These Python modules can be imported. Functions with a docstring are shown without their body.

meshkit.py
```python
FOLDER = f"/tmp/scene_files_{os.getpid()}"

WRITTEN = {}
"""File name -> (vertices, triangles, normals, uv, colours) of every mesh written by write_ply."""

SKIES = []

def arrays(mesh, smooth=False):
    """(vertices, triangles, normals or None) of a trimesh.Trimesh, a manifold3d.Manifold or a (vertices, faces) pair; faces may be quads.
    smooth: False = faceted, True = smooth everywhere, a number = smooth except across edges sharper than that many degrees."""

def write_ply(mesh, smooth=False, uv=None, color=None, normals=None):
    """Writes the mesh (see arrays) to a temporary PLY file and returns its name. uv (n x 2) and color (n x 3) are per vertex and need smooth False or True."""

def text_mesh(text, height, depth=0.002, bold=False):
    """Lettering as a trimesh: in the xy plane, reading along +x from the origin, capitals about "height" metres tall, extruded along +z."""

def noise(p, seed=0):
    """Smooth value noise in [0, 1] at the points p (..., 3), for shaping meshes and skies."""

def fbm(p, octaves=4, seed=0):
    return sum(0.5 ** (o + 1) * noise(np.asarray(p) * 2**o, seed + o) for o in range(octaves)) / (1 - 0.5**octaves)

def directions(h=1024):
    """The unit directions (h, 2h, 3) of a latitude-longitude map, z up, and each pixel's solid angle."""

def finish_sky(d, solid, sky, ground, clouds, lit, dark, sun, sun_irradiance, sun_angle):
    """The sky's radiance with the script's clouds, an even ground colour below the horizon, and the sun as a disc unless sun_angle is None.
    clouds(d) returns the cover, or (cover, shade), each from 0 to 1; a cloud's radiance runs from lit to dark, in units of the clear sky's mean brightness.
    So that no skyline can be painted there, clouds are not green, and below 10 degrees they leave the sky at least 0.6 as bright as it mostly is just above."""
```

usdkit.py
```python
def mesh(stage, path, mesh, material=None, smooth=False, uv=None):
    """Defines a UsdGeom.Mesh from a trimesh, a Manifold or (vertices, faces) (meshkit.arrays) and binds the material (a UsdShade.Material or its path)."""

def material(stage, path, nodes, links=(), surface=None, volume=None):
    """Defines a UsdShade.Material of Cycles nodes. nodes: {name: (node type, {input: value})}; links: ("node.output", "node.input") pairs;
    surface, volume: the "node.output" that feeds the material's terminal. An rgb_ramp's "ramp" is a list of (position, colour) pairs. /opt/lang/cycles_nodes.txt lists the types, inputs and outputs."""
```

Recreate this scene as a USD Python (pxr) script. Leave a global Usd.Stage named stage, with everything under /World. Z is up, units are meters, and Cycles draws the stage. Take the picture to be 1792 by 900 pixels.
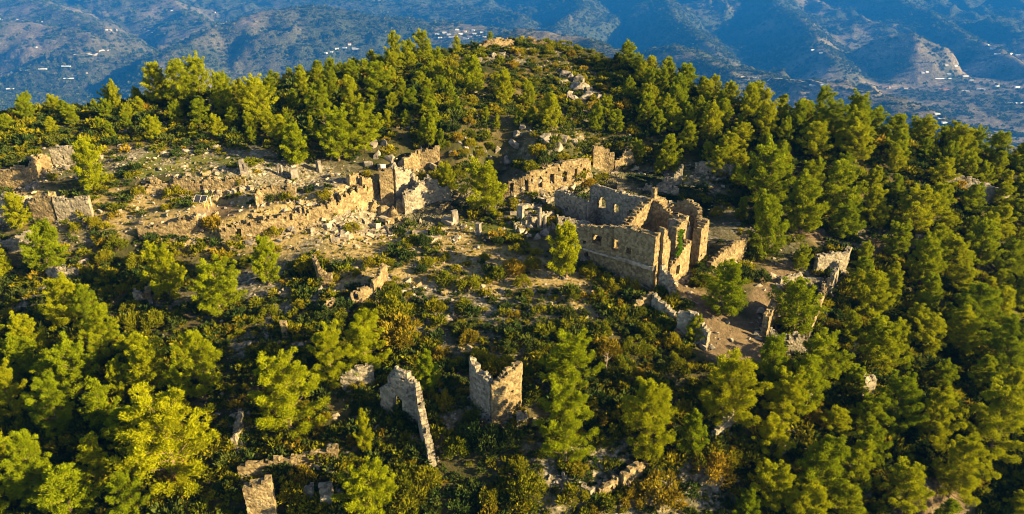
import math, random
import numpy as np
import trimesh
from scipy.interpolate import RBFInterpolator, RegularGridInterpolator
from scipy.ndimage import gaussian_filter
from scipy.spatial import cKDTree, ConvexHull
import shapely
from pxr import Usd, UsdGeom, UsdLux, UsdShade, Gf, Sdf, Vt
import usdkit, meshkit
from meshkit import fbm, noise

stage = Usd.Stage.CreateInMemory()
UsdGeom.SetStageUpAxis(stage, "Z"); UsdGeom.SetStageMetersPerUnit(stage, 1.0)
stage.DefinePrim("/World", "Xform"); stage.DefinePrim("/World/Looks", "Scope")
rng = np.random.default_rng(7)

# ------------------------------------------------------------------ camera, sky, sun, exposure
CAM = np.array([0.0, 0.0, 60.0]); PITCH = math.radians(24.0); FPX = 1280.0
cam = UsdGeom.Camera.Define(stage, "/World/camera")
cam.CreateHorizontalApertureAttr(36.0); cam.CreateVerticalApertureAttr(18.08)
cam.CreateFocalLengthAttr(36.0 * FPX / 1792); cam.CreateClippingRangeAttr(Gf.Vec2f(1.0, 40000.0))
cam.AddTranslateOp().Set(Gf.Vec3d(*map(float, CAM))); cam.AddRotateXOp().Set(90.0 - math.degrees(PITCH))
cam.CreateExposureAttr(2.1)

SUN_EL, SUN_AZ = math.radians(19.5), math.radians(-18.0)          # azimuth from +x (right), negative = behind the camera
S = np.array([math.cos(SUN_EL) * math.cos(SUN_AZ), math.cos(SUN_EL) * math.sin(SUN_AZ), math.sin(SUN_EL)])
sun = UsdLux.DistantLight.Define(stage, "/World/sun")
sun.CreateIntensityAttr(1.25); sun.CreateAngleAttr(0.5); sun.CreateNormalizeAttr(True)
sun.CreateColorAttr(Gf.Vec3f(1.0, 0.76, 0.36))
q = Gf.Rotation(Gf.Vec3d(0, 0, 1), Gf.Vec3d(*map(float, S))).GetQuat()
sun.AddOrientOp(UsdGeom.XformOp.PrecisionDouble).Set(Gf.Quatd(q))
skym = usdkit.material(stage, "/World/Looks/sky", {
    "s": ("sky_texture", {"sky_type": "single_scattering", "sun_disc": False, "sun_elevation": SUN_EL, "sun_rotation": math.atan2(S[0], S[1])}),
    "b": ("background_shader", {"strength": 0.05})}, [("s.color", "b.color")], surface="b.background")
sky = UsdLux.DomeLight.Define(stage, "/World/sky")
UsdShade.MaterialBindingAPI.Apply(sky.GetPrim()).Bind(skym)
sky.GetPrim().SetCustomDataByKey("kind", "structure")

# ------------------------------------------------------------------ terrain
def ray(u, v):
    x, w = (u - 896) / FPX, (450 - v) / FPX
    return np.array([x, math.cos(PITCH) + w * math.sin(PITCH), -math.sin(PITCH) + w * math.cos(PITCH)])
def at_z(u, v, z):
    d = ray(u, v); t = (z - CAM[2]) / d[2]; return CAM + d * t
def at_y(u, v, y):
    d = ray(u, v); return CAM + d * (y / d[1])
def project(p):
    p = np.atleast_2d(p) - CAM
    f = np.array([0, math.cos(PITCH), -math.sin(PITCH)]); up = np.array([0, math.sin(PITCH), math.cos(PITCH)])
    d = p @ f
    return np.stack([896 + FPX * p[:, 0] / d, 450 - FPX * (p @ up) / d, d], 1)

ROWS = {900: {-150: -16, 0: -12, 450: -10, 900: -10, 1350: -14, 1792: -20, 1950: -23},
        800: {-150: -12, 0: -9, 450: -7, 900: -6, 1350: -9, 1792: -14, 1950: -17},
        650: {-200: -6, 0: -4, 450: -1, 720: -1, 900: 0, 1300: -2, 1600: -8, 1792: -12, 2000: -16},
        510: {-200: 0, 0: 1, 300: 2, 600: 4, 900: 3.5, 1148: 3, 1400: 0, 1600: -4, 1792: -8, 2000: -12},
        430: {-200: 5, 0: 6, 250: 6.2, 400: 6.0, 520: 6.3, 700: 5.5, 850: 5, 1005: 5, 1300: 3.2, 1600: 0, 1792: -3.5, 2000: -7},
        385: {-200: 7.5, 0: 8.2, 200: 9.5, 250: 9.5, 400: 9.6, 520: 8.6, 660: 6.3, 800: 5.8, 980: 5.2, 1250: 4.5, 1500: 3.5, 1792: 0, 2000: -4},
        350: {0: 10.4, 250: 11.2, 400: 11.1, 520: 11.0, 600: 10.6, 720: 7.2, 860: 6.6, 980: 6.2, 1250: 6, 1500: 6, 1792: 3, 2000: -1},
        318: {-200: 11, 0: 12.8, 250: 13.8, 430: 13.7, 560: 12.4, 640: 12.0, 700: 11.6, 800: 9.8, 900: 8.2, 1040: 7.8, 1250: 8.3, 1500: 9, 1792: 6.5},
        275: {0: 15.6, 300: 16.2, 600: 15.6, 800: 14.8, 920: 14.4, 1010: 13.6, 1060: 11.0, 1250: 11.8, 1500: 12.8},
        240: {-200: 16.5, 0: 18, 300: 18, 600: 17.8, 900: 17.2, 1100: 14.6, 1300: 15.2, 1500: 15.2},
        200: {0: 20, 300: 20.5, 600: 20.5, 900: 19.5, 1100: 18, 1300: 19},
        165: {320: 23.2, 600: 23.4, 900: 22.2, 1100: 20.5},
        120: {700: 26, 900: 25.6, 1050: 24}, 88: {820: 28.4, 880: 28.8, 1000: 28.0}}
ctrl = [at_z(u, v, z) for v, r in ROWS.items() for u, z in r.items()]
SKY = [(-300, 190, 20), (0, 176, 21.5), (100, 166, 22.5), (230, 148, 23.4), (350, 138, 25), (500, 120, 26), (650, 103, 27), (760, 86, 28.4), (870, 77, 29.2), (1000, 86, 28.2), (1100, 112, 25.5), (1200, 142, 23.5), (1300, 167, 22.4), (1400, 190, 19.5), (1600, 215, 15.5), (1790, 252, 10.5), (2000, 290, 5)]
LOW = [38, 38, 38, 36, 32, 26, 18, 12, 3, 0, 0, 14, 28, 38, 44, 48, 52, 50]       # the ground lies this far below the treetops' skyline
sk = np.array([at_y(u, v + l, at_z(u, v, z)[1]) for (u, v, z), l in zip(SKY, LOW)]); ctrl += list(sk)
ctrl += [np.array([x, 20, -34.0 - abs(x) * .03]) for x in (-150, -75, 0, 75, 150)]
ctrl = np.array(ctrl)
rbf = RBFInterpolator(ctrl[:, :2], ctrl[:, 2], kernel="thin_plate_spline", smoothing=1.5)
o = np.argsort(sk[:, 0])
def ridge_y(x): return np.interp(x, sk[o, 0], sk[o, 1])

RID = []
FAR = 4.0                                                       # how far away the valley lies
def ry(y): return FAR * (y if y < 1350 else 1350 + (min(y, 1700) - 1350) * .42 + max(y - 1700, 0) * .62)
def rid(slope, *p): RID.append((slope * 1.3, np.array([at_y(u, v, ry(y)) for u, v, y in p])))
rid(.42, (300, 100, 1250), (340, 74, 1350), (380, 50, 1500), (450, 24, 1600), (540, 14, 1650), (620, 27, 1600), (720, 37, 1560), (800, 46, 1520), (880, 54, 1450))
rid(.40, (885, 50, 1000), (930, 50, 980), (980, 63, 950), (1060, 80, 900), (1110, 92, 860), (1180, 112, 800), (1290, 160, 740))
rid(.45, (1190, 82, 1150), (1240, 100, 1080), (1280, 120, 1000), (1330, 150, 950))
rid(.33, (1290, 118, 1050), (1380, 136, 980), (1480, 150, 900), (1560, 168, 850), (1620, 190, 800), (1680, 222, 740))
rid(.5, (930, -90, 3400), (990, -20, 2800), (1015, 18, 2300), (965, 52, 1900))
rid(.5, (1060, -90, 3400), (1120, -25, 2800), (1180, 18, 2250), (1230, 58, 1800), (1262, 92, 1450))
rid(.5, (1300, -90, 3200), (1370, 8, 2500), (1420, 48, 2000), (1450, 82, 1600), (1465, 112, 1350))
rid(.5, (1500, -100, 3200), (1600, 8, 2500), (1650, 38, 2200), (1700, 66, 1900), (1745, 90, 1600), (1790, 120, 1400))
rid(.55, (1556, 62, 1750), (1592, 62, 1650), (1600, 92, 1480))
rid(.45, (1600, 40, 3500), (1720, 17, 3500), (1800, 22, 3400), (1950, 50, 3300))
rid(.5, (1050, -110, 4200), (1400, -130, 4200), (1900, -130, 4200), (2400, -120, 4200))
rid(.5, (-120, -60, 2900), (60, -2, 2400), (120, 28, 2050), (165, 55, 1750), (180, 72, 1600))
rid(.45, (180, -90, 3200), (255, -15, 2600), (315, 18, 2250), (352, 50, 1900))
rid(.5, (-100, 40, 1900), (40, 42, 1800), (110, 56, 1650), (150, 70, 1500))
rid(.45, (400, -60, 3300), (480, -14, 2950), (600, 2, 2750), (720, 6, 2650), (860, 16, 2450), (900, 28, 2200))
rid(.5, (-500, -110, 4000), (0, -120, 4000), (500, -110, 4000), (1000, -100, 4000))
rid(.4, (60, 116, 1350), (150, 112, 1330), (230, 96, 1400))

def far_z(x, y):
    x, y = np.asarray(x, float), np.asarray(y, float); r = np.hypot(x, y)
    p = np.stack([x, y, 0 * x], -1)
    p = p / FAR
    warp = 90 * FAR * (fbm(p / 420, 3, 11) - .5); warp2 = 90 * FAR * (fbm(p / 420, 3, 23) - .5)
    X, Y = x + warp, y + warp2
    base = 60 - 256 * FAR + np.clip(r - 1700 * FAR, 0, 6000) * .07 + 20 * fbm(p / 300, 4, 5)
    K = 14.0; out = np.exp((base + 960) / K)
    top = np.full(x.shape, -1e4); away = np.full(x.shape, 1e4)
    for slope, P in RID:
        best = np.full(x.shape, -1e3)
        for a, b in zip(P[:-1], P[1:]):
            d = b[:2] - a[:2]; t = np.clip(((X - a[0]) * d[0] + (Y - a[1]) * d[1]) / (d @ d), 0, 1)
            dist = np.hypot(X - a[0] - t * d[0], Y - a[1] - t * d[1])
            best = np.maximum(best, a[2] + t * (b[2] - a[2]) - slope * (np.sqrt(dist ** 2 + 30 ** 2) - 30))
        near_ = np.min([np.hypot(X - a[0] - np.clip(((X - a[0]) * (b - a)[0] + (Y - a[1]) * (b - a)[1]) / ((b - a)[:2] @ (b - a)[:2]), 0, 1) * (b - a)[0], Y - a[1] - np.clip(((X - a[0]) * (b - a)[0] + (Y - a[1]) * (b - a)[1]) / ((b - a)[:2] @ (b - a)[:2]), 0, 1) * (b - a)[1]) for a, b in zip(P[:-1], P[1:])], 0)
        away = np.where(best > top, near_, away); top = np.maximum(top, best)
        out += np.exp((np.clip(best, -1900, 1500) + 960) / K)
    z = K * np.log(out) - 960
    hgt = np.clip((z - 60 + 246 * FAR) / 90, 0, 1)
    rg = 1 - np.abs(2 * fbm(np.stack([X, Y, 0 * x], -1) / (260 * FAR), 4, 31) - 1)
    rg2 = 1 - np.abs(2 * fbm(np.stack([X, Y, 0 * x], -1) / (90 * FAR), 3, 37) - 1)
    rg3 = 1 - np.abs(2 * fbm(p / 38, 3, 43) - 1)
    hgt = hgt * np.clip(away / (130 * FAR), .12, 1); z = z + hgt * (380 * (rg - .68) + 180 * (rg2 - .68)) + (.3 + .7 * hgt) * 62 * (rg3 - .7) + 5 * (fbm(p / 16, 3, 41) - .5)
    # cultivated terraces on the nose behind the wood and by the greenhouses
    tm = np.clip(1.3 - np.hypot((x / FAR - 430) / 260, (y / FAR - 880) / 190), 0, 1) + np.clip(1.2 - np.hypot((x / FAR + 760) / 300, (y / FAR - 1350) / 200), 0, 1)
    tm = np.clip(tm * 3, 0, 1)
    st = 20.0; fr = z / st - np.floor(z / st)
    return z + tm * ((np.floor(z / st) + np.clip((fr - .65) / .35, 0, 1)) * st - z)

X0, X1, Y0, Y1 = -230, 230, -60, 330
gx, gy = np.arange(X0, X1 + 1e-6, 1.0), np.arange(Y0, Y1 + 1e-6, 1.0)
GX, GY = np.meshgrid(gx, gy, indexing="ij")
def hill_raw(x, y):
    cx = np.clip(x, -150, 140); yr = ridge_y(cx) + 4; cy = np.clip(y, 20, yr)
    sh = cx.shape
    z = rbf(np.stack([cx.ravel(), cy.ravel()], 1)).reshape(sh)
    out = np.hypot(x - cx, np.minimum(y - 20, 0)); beyond = np.maximum(y - yr, 0)
    return z - .42 * out - .5 * beyond + .5 * np.clip(beyond, 0, 12) * .35
ZH = hill_raw(GX, GY)
ZF = far_z(GX, GY)
pp = np.stack([GX, GY, 0 * GX], -1)
ZH = np.maximum(ZH, ZF) + .9 * (fbm(pp / 9, 4, 3) - .5) + .5 * (fbm(pp / 2.6, 3, 4) - .5)
hill_i = RegularGridInterpolator((gx, gy), ZH, bounds_error=False, fill_value=None)
TERR = [([(246, 418), (300, 414), (346, 408)], [3.1, 3.7, 3.9], 8), ([(388, 420), (440, 416), (505, 405), (545, 392)], [3.3, 4.3, 4.5, 3.8], 9), ([(535, 392), (580, 380), (640, 362)], [3.4, 4.3, 5.0], 8),
        ([(240, 342), (270, 340), (340, 338), (432, 330)], [1.6, 2.7, 3.2, 3.0], 8), ([(880, 352), (925, 343), (962, 335), (1000, 327), (1030, 320)], [3.0, 4.0, 4.6, 4.9, 4.6], 9), ([(420, 842), (470, 832), (530, 818), (594, 808)], [.8, 1.0, .9, 1.2], 4)]
def ground(x, y):
    x, y = np.atleast_1d(np.asarray(x, float)), np.atleast_1d(np.asarray(y, float))
    z = np.empty(x.shape); m = (x > X0) & (x < X1) & (y > Y0) & (y < Y1)
    if m.any(): z[m] = hill_i(np.stack([x[m], y[m]], 1))
    if (~m).any(): z[~m] = far_outer(x[~m], y[~m])
    return z
def far_outer(x, y):
    z = far_z(x, y)
    cx, cy = np.clip(x, X0, X1), np.clip(y, Y0, Y1)
    e = hill_i(np.stack([cx, cy], 1)) - .42 * np.hypot(x - cx, y - cy)
    return np.maximum(z, e)
TS = np.concatenate([np.arange(60, 330, .5), 330 * 1.0016 ** np.arange(0, 2850)])
def G(u, v, far=False):
    """The point of the terrain that the photograph's pixel shows."""
    d = ray(u, v); ts = TS[TS > 300] / d[1] if far else TS[:540]
    P = CAM + ts[:, None] * d; below = P[:, 2] < ground(P[:, 0], P[:, 1])
    if below.any(): i = int(np.argmax(below))
    elif far: i = len(ts) - 1
    else: i = int(np.argmax(np.where(ts < 260, ground(P[:, 0], P[:, 1]) - P[:, 2], -1e9)))      # just above a ridge: the ridge itself
    return np.array([P[i, 0], P[i, 1], float(ground(P[i, 0], P[i, 1])[0])])

TERRP = [(np.array([G(u, v) for u, v in pix]), hs, dep) for pix, hs, dep in TERR]
for n_, (P, hs, dep) in enumerate(TERRP):
    wd = .8 if n_ in (4,) else 2.2
    sg = [(P[i], P[i + 1], hs[i], hs[i + 1]) for i in range(len(P) - 1)]
    best = np.full(GX.shape, 1e9); add = np.zeros(GX.shape)
    for a, b, ha, hb_ in sg:
        d = b[:2] - a[:2]; tt = ((GX - a[0]) * d[0] + (GY - a[1]) * d[1]) / (d @ d); t = np.clip(tt, 0, 1); L_ = np.hypot(*d)
        sd = ((GX - a[0]) * -d[1] + (GY - a[1]) * d[0]) / L_; dist = np.hypot(GX - a[0] - t * d[0], GY - a[1] - t * d[1])
        zt = a[2] + ha + t * (b[2] + hb_ - a[2] - ha); w_ = np.clip((sd + .1) / wd, 0, 1) * np.clip(1 - (dist - dep) / 4, 0, 1) * np.clip(1 - np.maximum(np.abs(tt - .5) - .5, 0) * L_ / 2.5, 0, 1)
        add = np.where(dist < best, np.maximum(zt - ZH, 0) * w_, add); best = np.minimum(best, dist)
    ZH = ZH + add
WALLP = {tuple(np.round(P[0, :2], 3)): P for P, hs, dep in TERRP}
hill_i = RegularGridInterpolator((gx, gy), ZH, bounds_error=False, fill_value=None)
WALLZ = {pix[0]: P for (pix, _, _), (P, _, _) in zip(TERR, TERRP)}

# ------------------------------------------------------------------ ground cover masks (true patches of the place)
def area(polys, soft=1.5):
    m = np.zeros(GX.shape)
    for poly in polys:
        P = shapely.Polygon([G(u, v)[:2] for u, v in poly]).buffer(0)
        m = np.maximum(m, shapely.contains_xy(P, GX, GY))
    return gaussian_filter(m, soft)
DIRT = area([[(1165, 482), (1200, 498), (1262, 536), (1325, 575), (1345, 615), (1330, 640), (1240, 640), (1222, 610), (1236, 566), (1190, 520)],
             [(1330, 468), (1392, 462), (1392, 495), (1352, 560), (1335, 612), (1290, 604), (1312, 530)],
             [(225, 398), (300, 386), (400, 372), (520, 360), (560, 366), (400, 384), (300, 398), (230, 408)], [(370, 358), (410, 355), (420, 376), (350, 380)],
             [(1530, 425), (1620, 425), (1630, 445), (1500, 450)], [(590, 320), (660, 300), (650, 330), (600, 338)], [(715, 272), (765, 266), (785, 286), (725, 290)],
             [(1370, 400), (1450, 405), (1440, 425), (1380, 420)], [(1570, 880), (1680, 850), (1700, 900), (1560, 915)]], 1.0)
TAN = area([[(245, 385), (530, 370), (560, 430), (480, 445), (250, 420)], [(560, 440), (640, 430), (720, 490), (650, 510), (590, 490)], [(430, 800), (590, 780), (590, 800), (430, 830)],
            [(940, 470), (1090, 490), (1130, 550), (1000, 560), (930, 520)], [(860, 240), (1000, 235), (1030, 260), (880, 262)], [(1050, 130), (1130, 150), (1130, 200), (1060, 190)], [(0, 330), (60, 330), (240, 345), (240, 400), (160, 400), (0, 395)], [(230, 335), (560, 335), (700, 300), (700, 340), (560, 372), (240, 398)], [(560, 400), (830, 395), (840, 425), (600, 440)], [(1160, 490), (1210, 496), (1320, 580), (1325, 615), (1230, 612)], [(560, 440), (900, 425), (1010, 480), (1100, 510), (940, 520), (720, 500)]], 2.2)
GRASS = area([[(800, 380), (960, 385), (930, 415), (790, 412)], [(1190, 296), (1290, 312), (1290, 330), (1180, 320)], [(60, 262), (420, 270), (440, 315), (240, 318), (60, 312)], [(900, 345), (1035, 318), (1050, 330), (910, 356)],
              [(330, 340), (560, 340), (560, 352), (330, 362)], [(540, 430), (640, 425), (620, 445), (540, 450)]], 1.6)
RUB = area([[(0, 270), (420, 262), (560, 290), (680, 330), (830, 360), (830, 425), (600, 440), (400, 330), (0, 320)], [(400, 470), (560, 470), (600, 540), (520, 620), (420, 640)],
            [(940, 470), (1120, 480), (1140, 570), (940, 580)], [(700, 470), (900, 450), (900, 560), (720, 540)], [(900, 340), (990, 340), (970, 410), (890, 400)], [(1040, 290), (1220, 285), (1280, 330), (1180, 350), (1060, 330)],
            [(390, 700), (440, 690), (450, 800), (390, 800)], [(740, 640), (830, 650), (830, 760), (760, 760)], [(960, 790), (1300, 800), (1300, 900), (960, 900)], [(1420, 660), (1470, 650), (1500, 740), (1360, 860), (1340, 780)],
            [(10, 480), (100, 490), (100, 570), (10, 570)], [(660, 540), (900, 600), (870, 620), (660, 580)], [(180, 385), (250, 395), (190, 440), (120, 430)], [(980, 110), (1050, 120), (1050, 190), (980, 185)]], 2.5)
FOREST = area([[(-150, 190), (330, 110), (760, 60), (820, 170), (800, 250), (560, 265), (200, 262), (-100, 262)], [(1040, 80), (1300, 140), (1960, 270), (2000, 960), (1380, 960), (1480, 560), (1400, 400), (1290, 330), (1210, 280), (1080, 220)], [(-150, 560), (200, 560), (330, 700), (350, 960), (-150, 960)]], 3)
def mask_i(M): return RegularGridInterpolator((gx, gy), M, bounds_error=False, fill_value=0.0)
GRASS = GRASS * np.clip((fbm(pp / 5, 3, 55) - .36) * 5, 0, 1) * .8
iD, iT, iG, iR, iF = map(mask_i, (DIRT, TAN, GRASS, RUB, FOREST))

# ------------------------------------------------------------------ scene helpers
taken, count = {}, {}
def numbered(parent, name):
    k = (parent, name); n = count.get(k, 0); count[k] = n + 1
    return f"{parent}/{name}" + (f"_{n:03d}" if n else "")
labels = {}
def tag(prim, label=None, category=None, group=None, kind=None):
    for k, v in (("label", label), ("category", category), ("group", group), ("kind", kind)):
        if v: prim.SetCustomDataByKey(k, v)
    if label:
        assert 4 <= len(label.split()) <= 16, label
        if label in labels and labels[label] is None: print("same label", label)
        labels[label] = group
    return prim
def thing(name, label, category, loc=(0, 0, 0), group=None, rotz=None, scale=None):
    x = UsdGeom.Xform.Define(stage, numbered("/World", name)); x.AddTranslateOp().Set(Gf.Vec3d(*map(float, loc)))
    if rotz is not None: x.AddRotateZOp().Set(float(rotz))
    if scale is not None: x.AddScaleOp().Set(Gf.Vec3f(*map(float, scale)))
    return tag(x.GetPrim(), label, category, group)
def part(parent, name, mesh, mat, smooth=False, label=None):
    m = usdkit.mesh(stage, numbered(str(parent.GetPath()), name), mesh, mat, smooth)
    if label: m.GetPrim().SetCustomDataByKey("label", label)
    return m.GetPrim()
def place(proto, name, loc, rotz, scale, label, category, group=None):
    p = thing(name, label, category, loc, group, rotz, scale)
    p.GetReferences().AddInternalReference(proto.GetPath()); p.SetInstanceable(True)
    return p
def primvar(m, name, arr):
    UsdGeom.PrimvarsAPI(m).CreatePrimvar(name, Sdf.ValueTypeNames.Color3fArray, "vertex").Set(Vt.Vec3fArray.FromNumpy(np.asarray(arr, np.float32)))

# ------------------------------------------------------------------ materials
M = {}
def mat(name, nodes, links, surface="p.BSDF", volume=None):
    M[name] = usdkit.material(stage, "/World/Looks/" + name, nodes, links, surface=surface, volume=volume); return M[name]
def leaf(name, dark, mid, light, trans=.35):
    mat(name, {"g": ("geometry", {}), "o": ("object_info", {}),
               "n": ("noise_texture", {"scale": .9, "detail": 3.0}), "a": ("math", {"math_type": "multiply_add", "value2": .48, "value3": .11}),
               "a2": ("math", {"math_type": "multiply_add", "value2": .45}),
               "r": ("rgb_ramp", {"ramp": [(0.12, dark), (.5, mid), (.88, light)]}),
               "d": ("diffuse_bsdf", {}), "t": ("translucent_bsdf", {}), "gl": ("glossy_bsdf", {"roughness": .5, "color": (.5, .5, .2)}),
               "m": ("mix_closure", {"fac": trans}), "m2": ("mix_closure", {"fac": .012})},
        [("g.position", "n.vector"), ("o.random", "a.value1"), ("n.fac", "a2.value1"), ("a.value", "a2.value3"), ("a2.value", "r.fac"), ("r.color", "d.color"), ("r.color", "t.color"),
         ("d.BSDF", "m.closure1"), ("t.BSDF", "m.closure2"), ("m.closure", "m2.closure1"), ("gl.BSDF", "m2.closure2")], surface="m2.closure")
leaf("pine_needles", (.095, .155, .002), (.21, .25, .002), (.315, .315, .003), .34)
leaf("olive_leaf", (.06, .085, .004), (.14, .15, .005), (.25, .21, .007), .3)
leaf("rust_leaf", (.12, .105, .008), (.22, .165, .010), (.32, .215, .015), .3)
leaf("dark_leaf", (.022, .042, .010), (.04, .065, .012), (.085, .10, .014), .25)
leaf("far_leaf", (.05, .075, .012), (.10, .115, .02), (.17, .16, .035), .3)
leaf("grass_blade", (.10, .085, .02), (.16, .13, .03), (.22, .17, .05), .3)
def rough(name, stops, scale, bump=.35, stones=0.0, gap=.5):
    nodes = {"g": ("geometry", {}), "n": ("noise_texture", {"scale": scale, "detail": 6.0, "roughness": .65}),
             "v": ("voronoi_texture", {"scale": stones or 2.5}), "nb": ("noise_texture", {"scale": .35, "detail": 4.0}),
             "mx": ("math", {"math_type": "multiply_add", "value2": .40}), "m3": ("math", {"math_type": "multiply_add", "value2": .34, "value3": -.06}),
             "sep": ("separate_color", {}), "m4": ("math", {"math_type": "multiply_add", "value2": .42}),
             "r": ("rgb_ramp", {"ramp": stops}), "ht": ("math", {"math_type": "multiply_add", "value2": -.8}),
             "b": ("bump", {"strength": bump, "distance": .12}), "p": ("principled_bsdf", {"roughness": .9, "specular_ior_level": .15})}
    mat(name, nodes, [("g.position", "n.vector"), ("g.position", "v.vector"), ("g.position", "nb.vector"), ("v.color", "sep.color"), ("sep.r", "m3.value1"),
                      ("m3.value", "m4.value3"), ("nb.fac", "m4.value1"), ("n.fac", "mx.value1"), ("m4.value", "mx.value3"), ("mx.value", "r.fac"),
                      ("v.distance", "ht.value1"), ("n.fac", "ht.value3"), ("ht.value", "b.height"), ("b.normal", "p.normal"), ("r.color", "p.base_color")])
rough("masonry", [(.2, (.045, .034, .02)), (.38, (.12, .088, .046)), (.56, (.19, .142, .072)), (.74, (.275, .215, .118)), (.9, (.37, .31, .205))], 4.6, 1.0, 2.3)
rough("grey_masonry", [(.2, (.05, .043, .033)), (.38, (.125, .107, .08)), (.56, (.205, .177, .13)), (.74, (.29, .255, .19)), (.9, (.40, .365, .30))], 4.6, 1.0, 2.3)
rough("limestone", [(.2, (.05, .043, .036)), (.42, (.13, .112, .092)), (.6, (.21, .182, .148)), (.85, (.34, .30, .25))], 1.6, .9, 1.2)
rough("marble", [(.2, (.09, .072, .05)), (.42, (.19, .155, .11)), (.6, (.29, .24, .175)), (.85, (.44, .38, .30))], 2.2, .6, 1.5)
rough("bark", [(.2, (.05, .035, .025)), (.5, (.13, .085, .055)), (.8, (.24, .17, .11))], 5.0, .5, 4.0)
rough("dead_wood", [(.2, (.16, .12, .08)), (.5, (.26, .20, .14)), (.8, (.36, .29, .21))], 5.0, .5, 4.0)
def plain(name, col, roughness=.6): mat(name, {"p": ("principled_bsdf", {"base_color": col, "roughness": roughness})}, [])
plain("white_wall", (.74, .72, .68)); plain("pale_wall", (.62, .56, .47)); plain("roof_tile", (.36, .17, .10)); plain("white_sheet", (.78, .80, .82), .4); plain("pane", (.03, .035, .04), .2)
plain("dark_panel", (.03, .03, .035), .3); plain("white_frame", (.52, .50, .46)); plain("yellow_post", (.45, .33, .08)); plain("road_dirt", (.46, .40, .33), .9); plain("sign_white", (.8, .8, .8))
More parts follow.
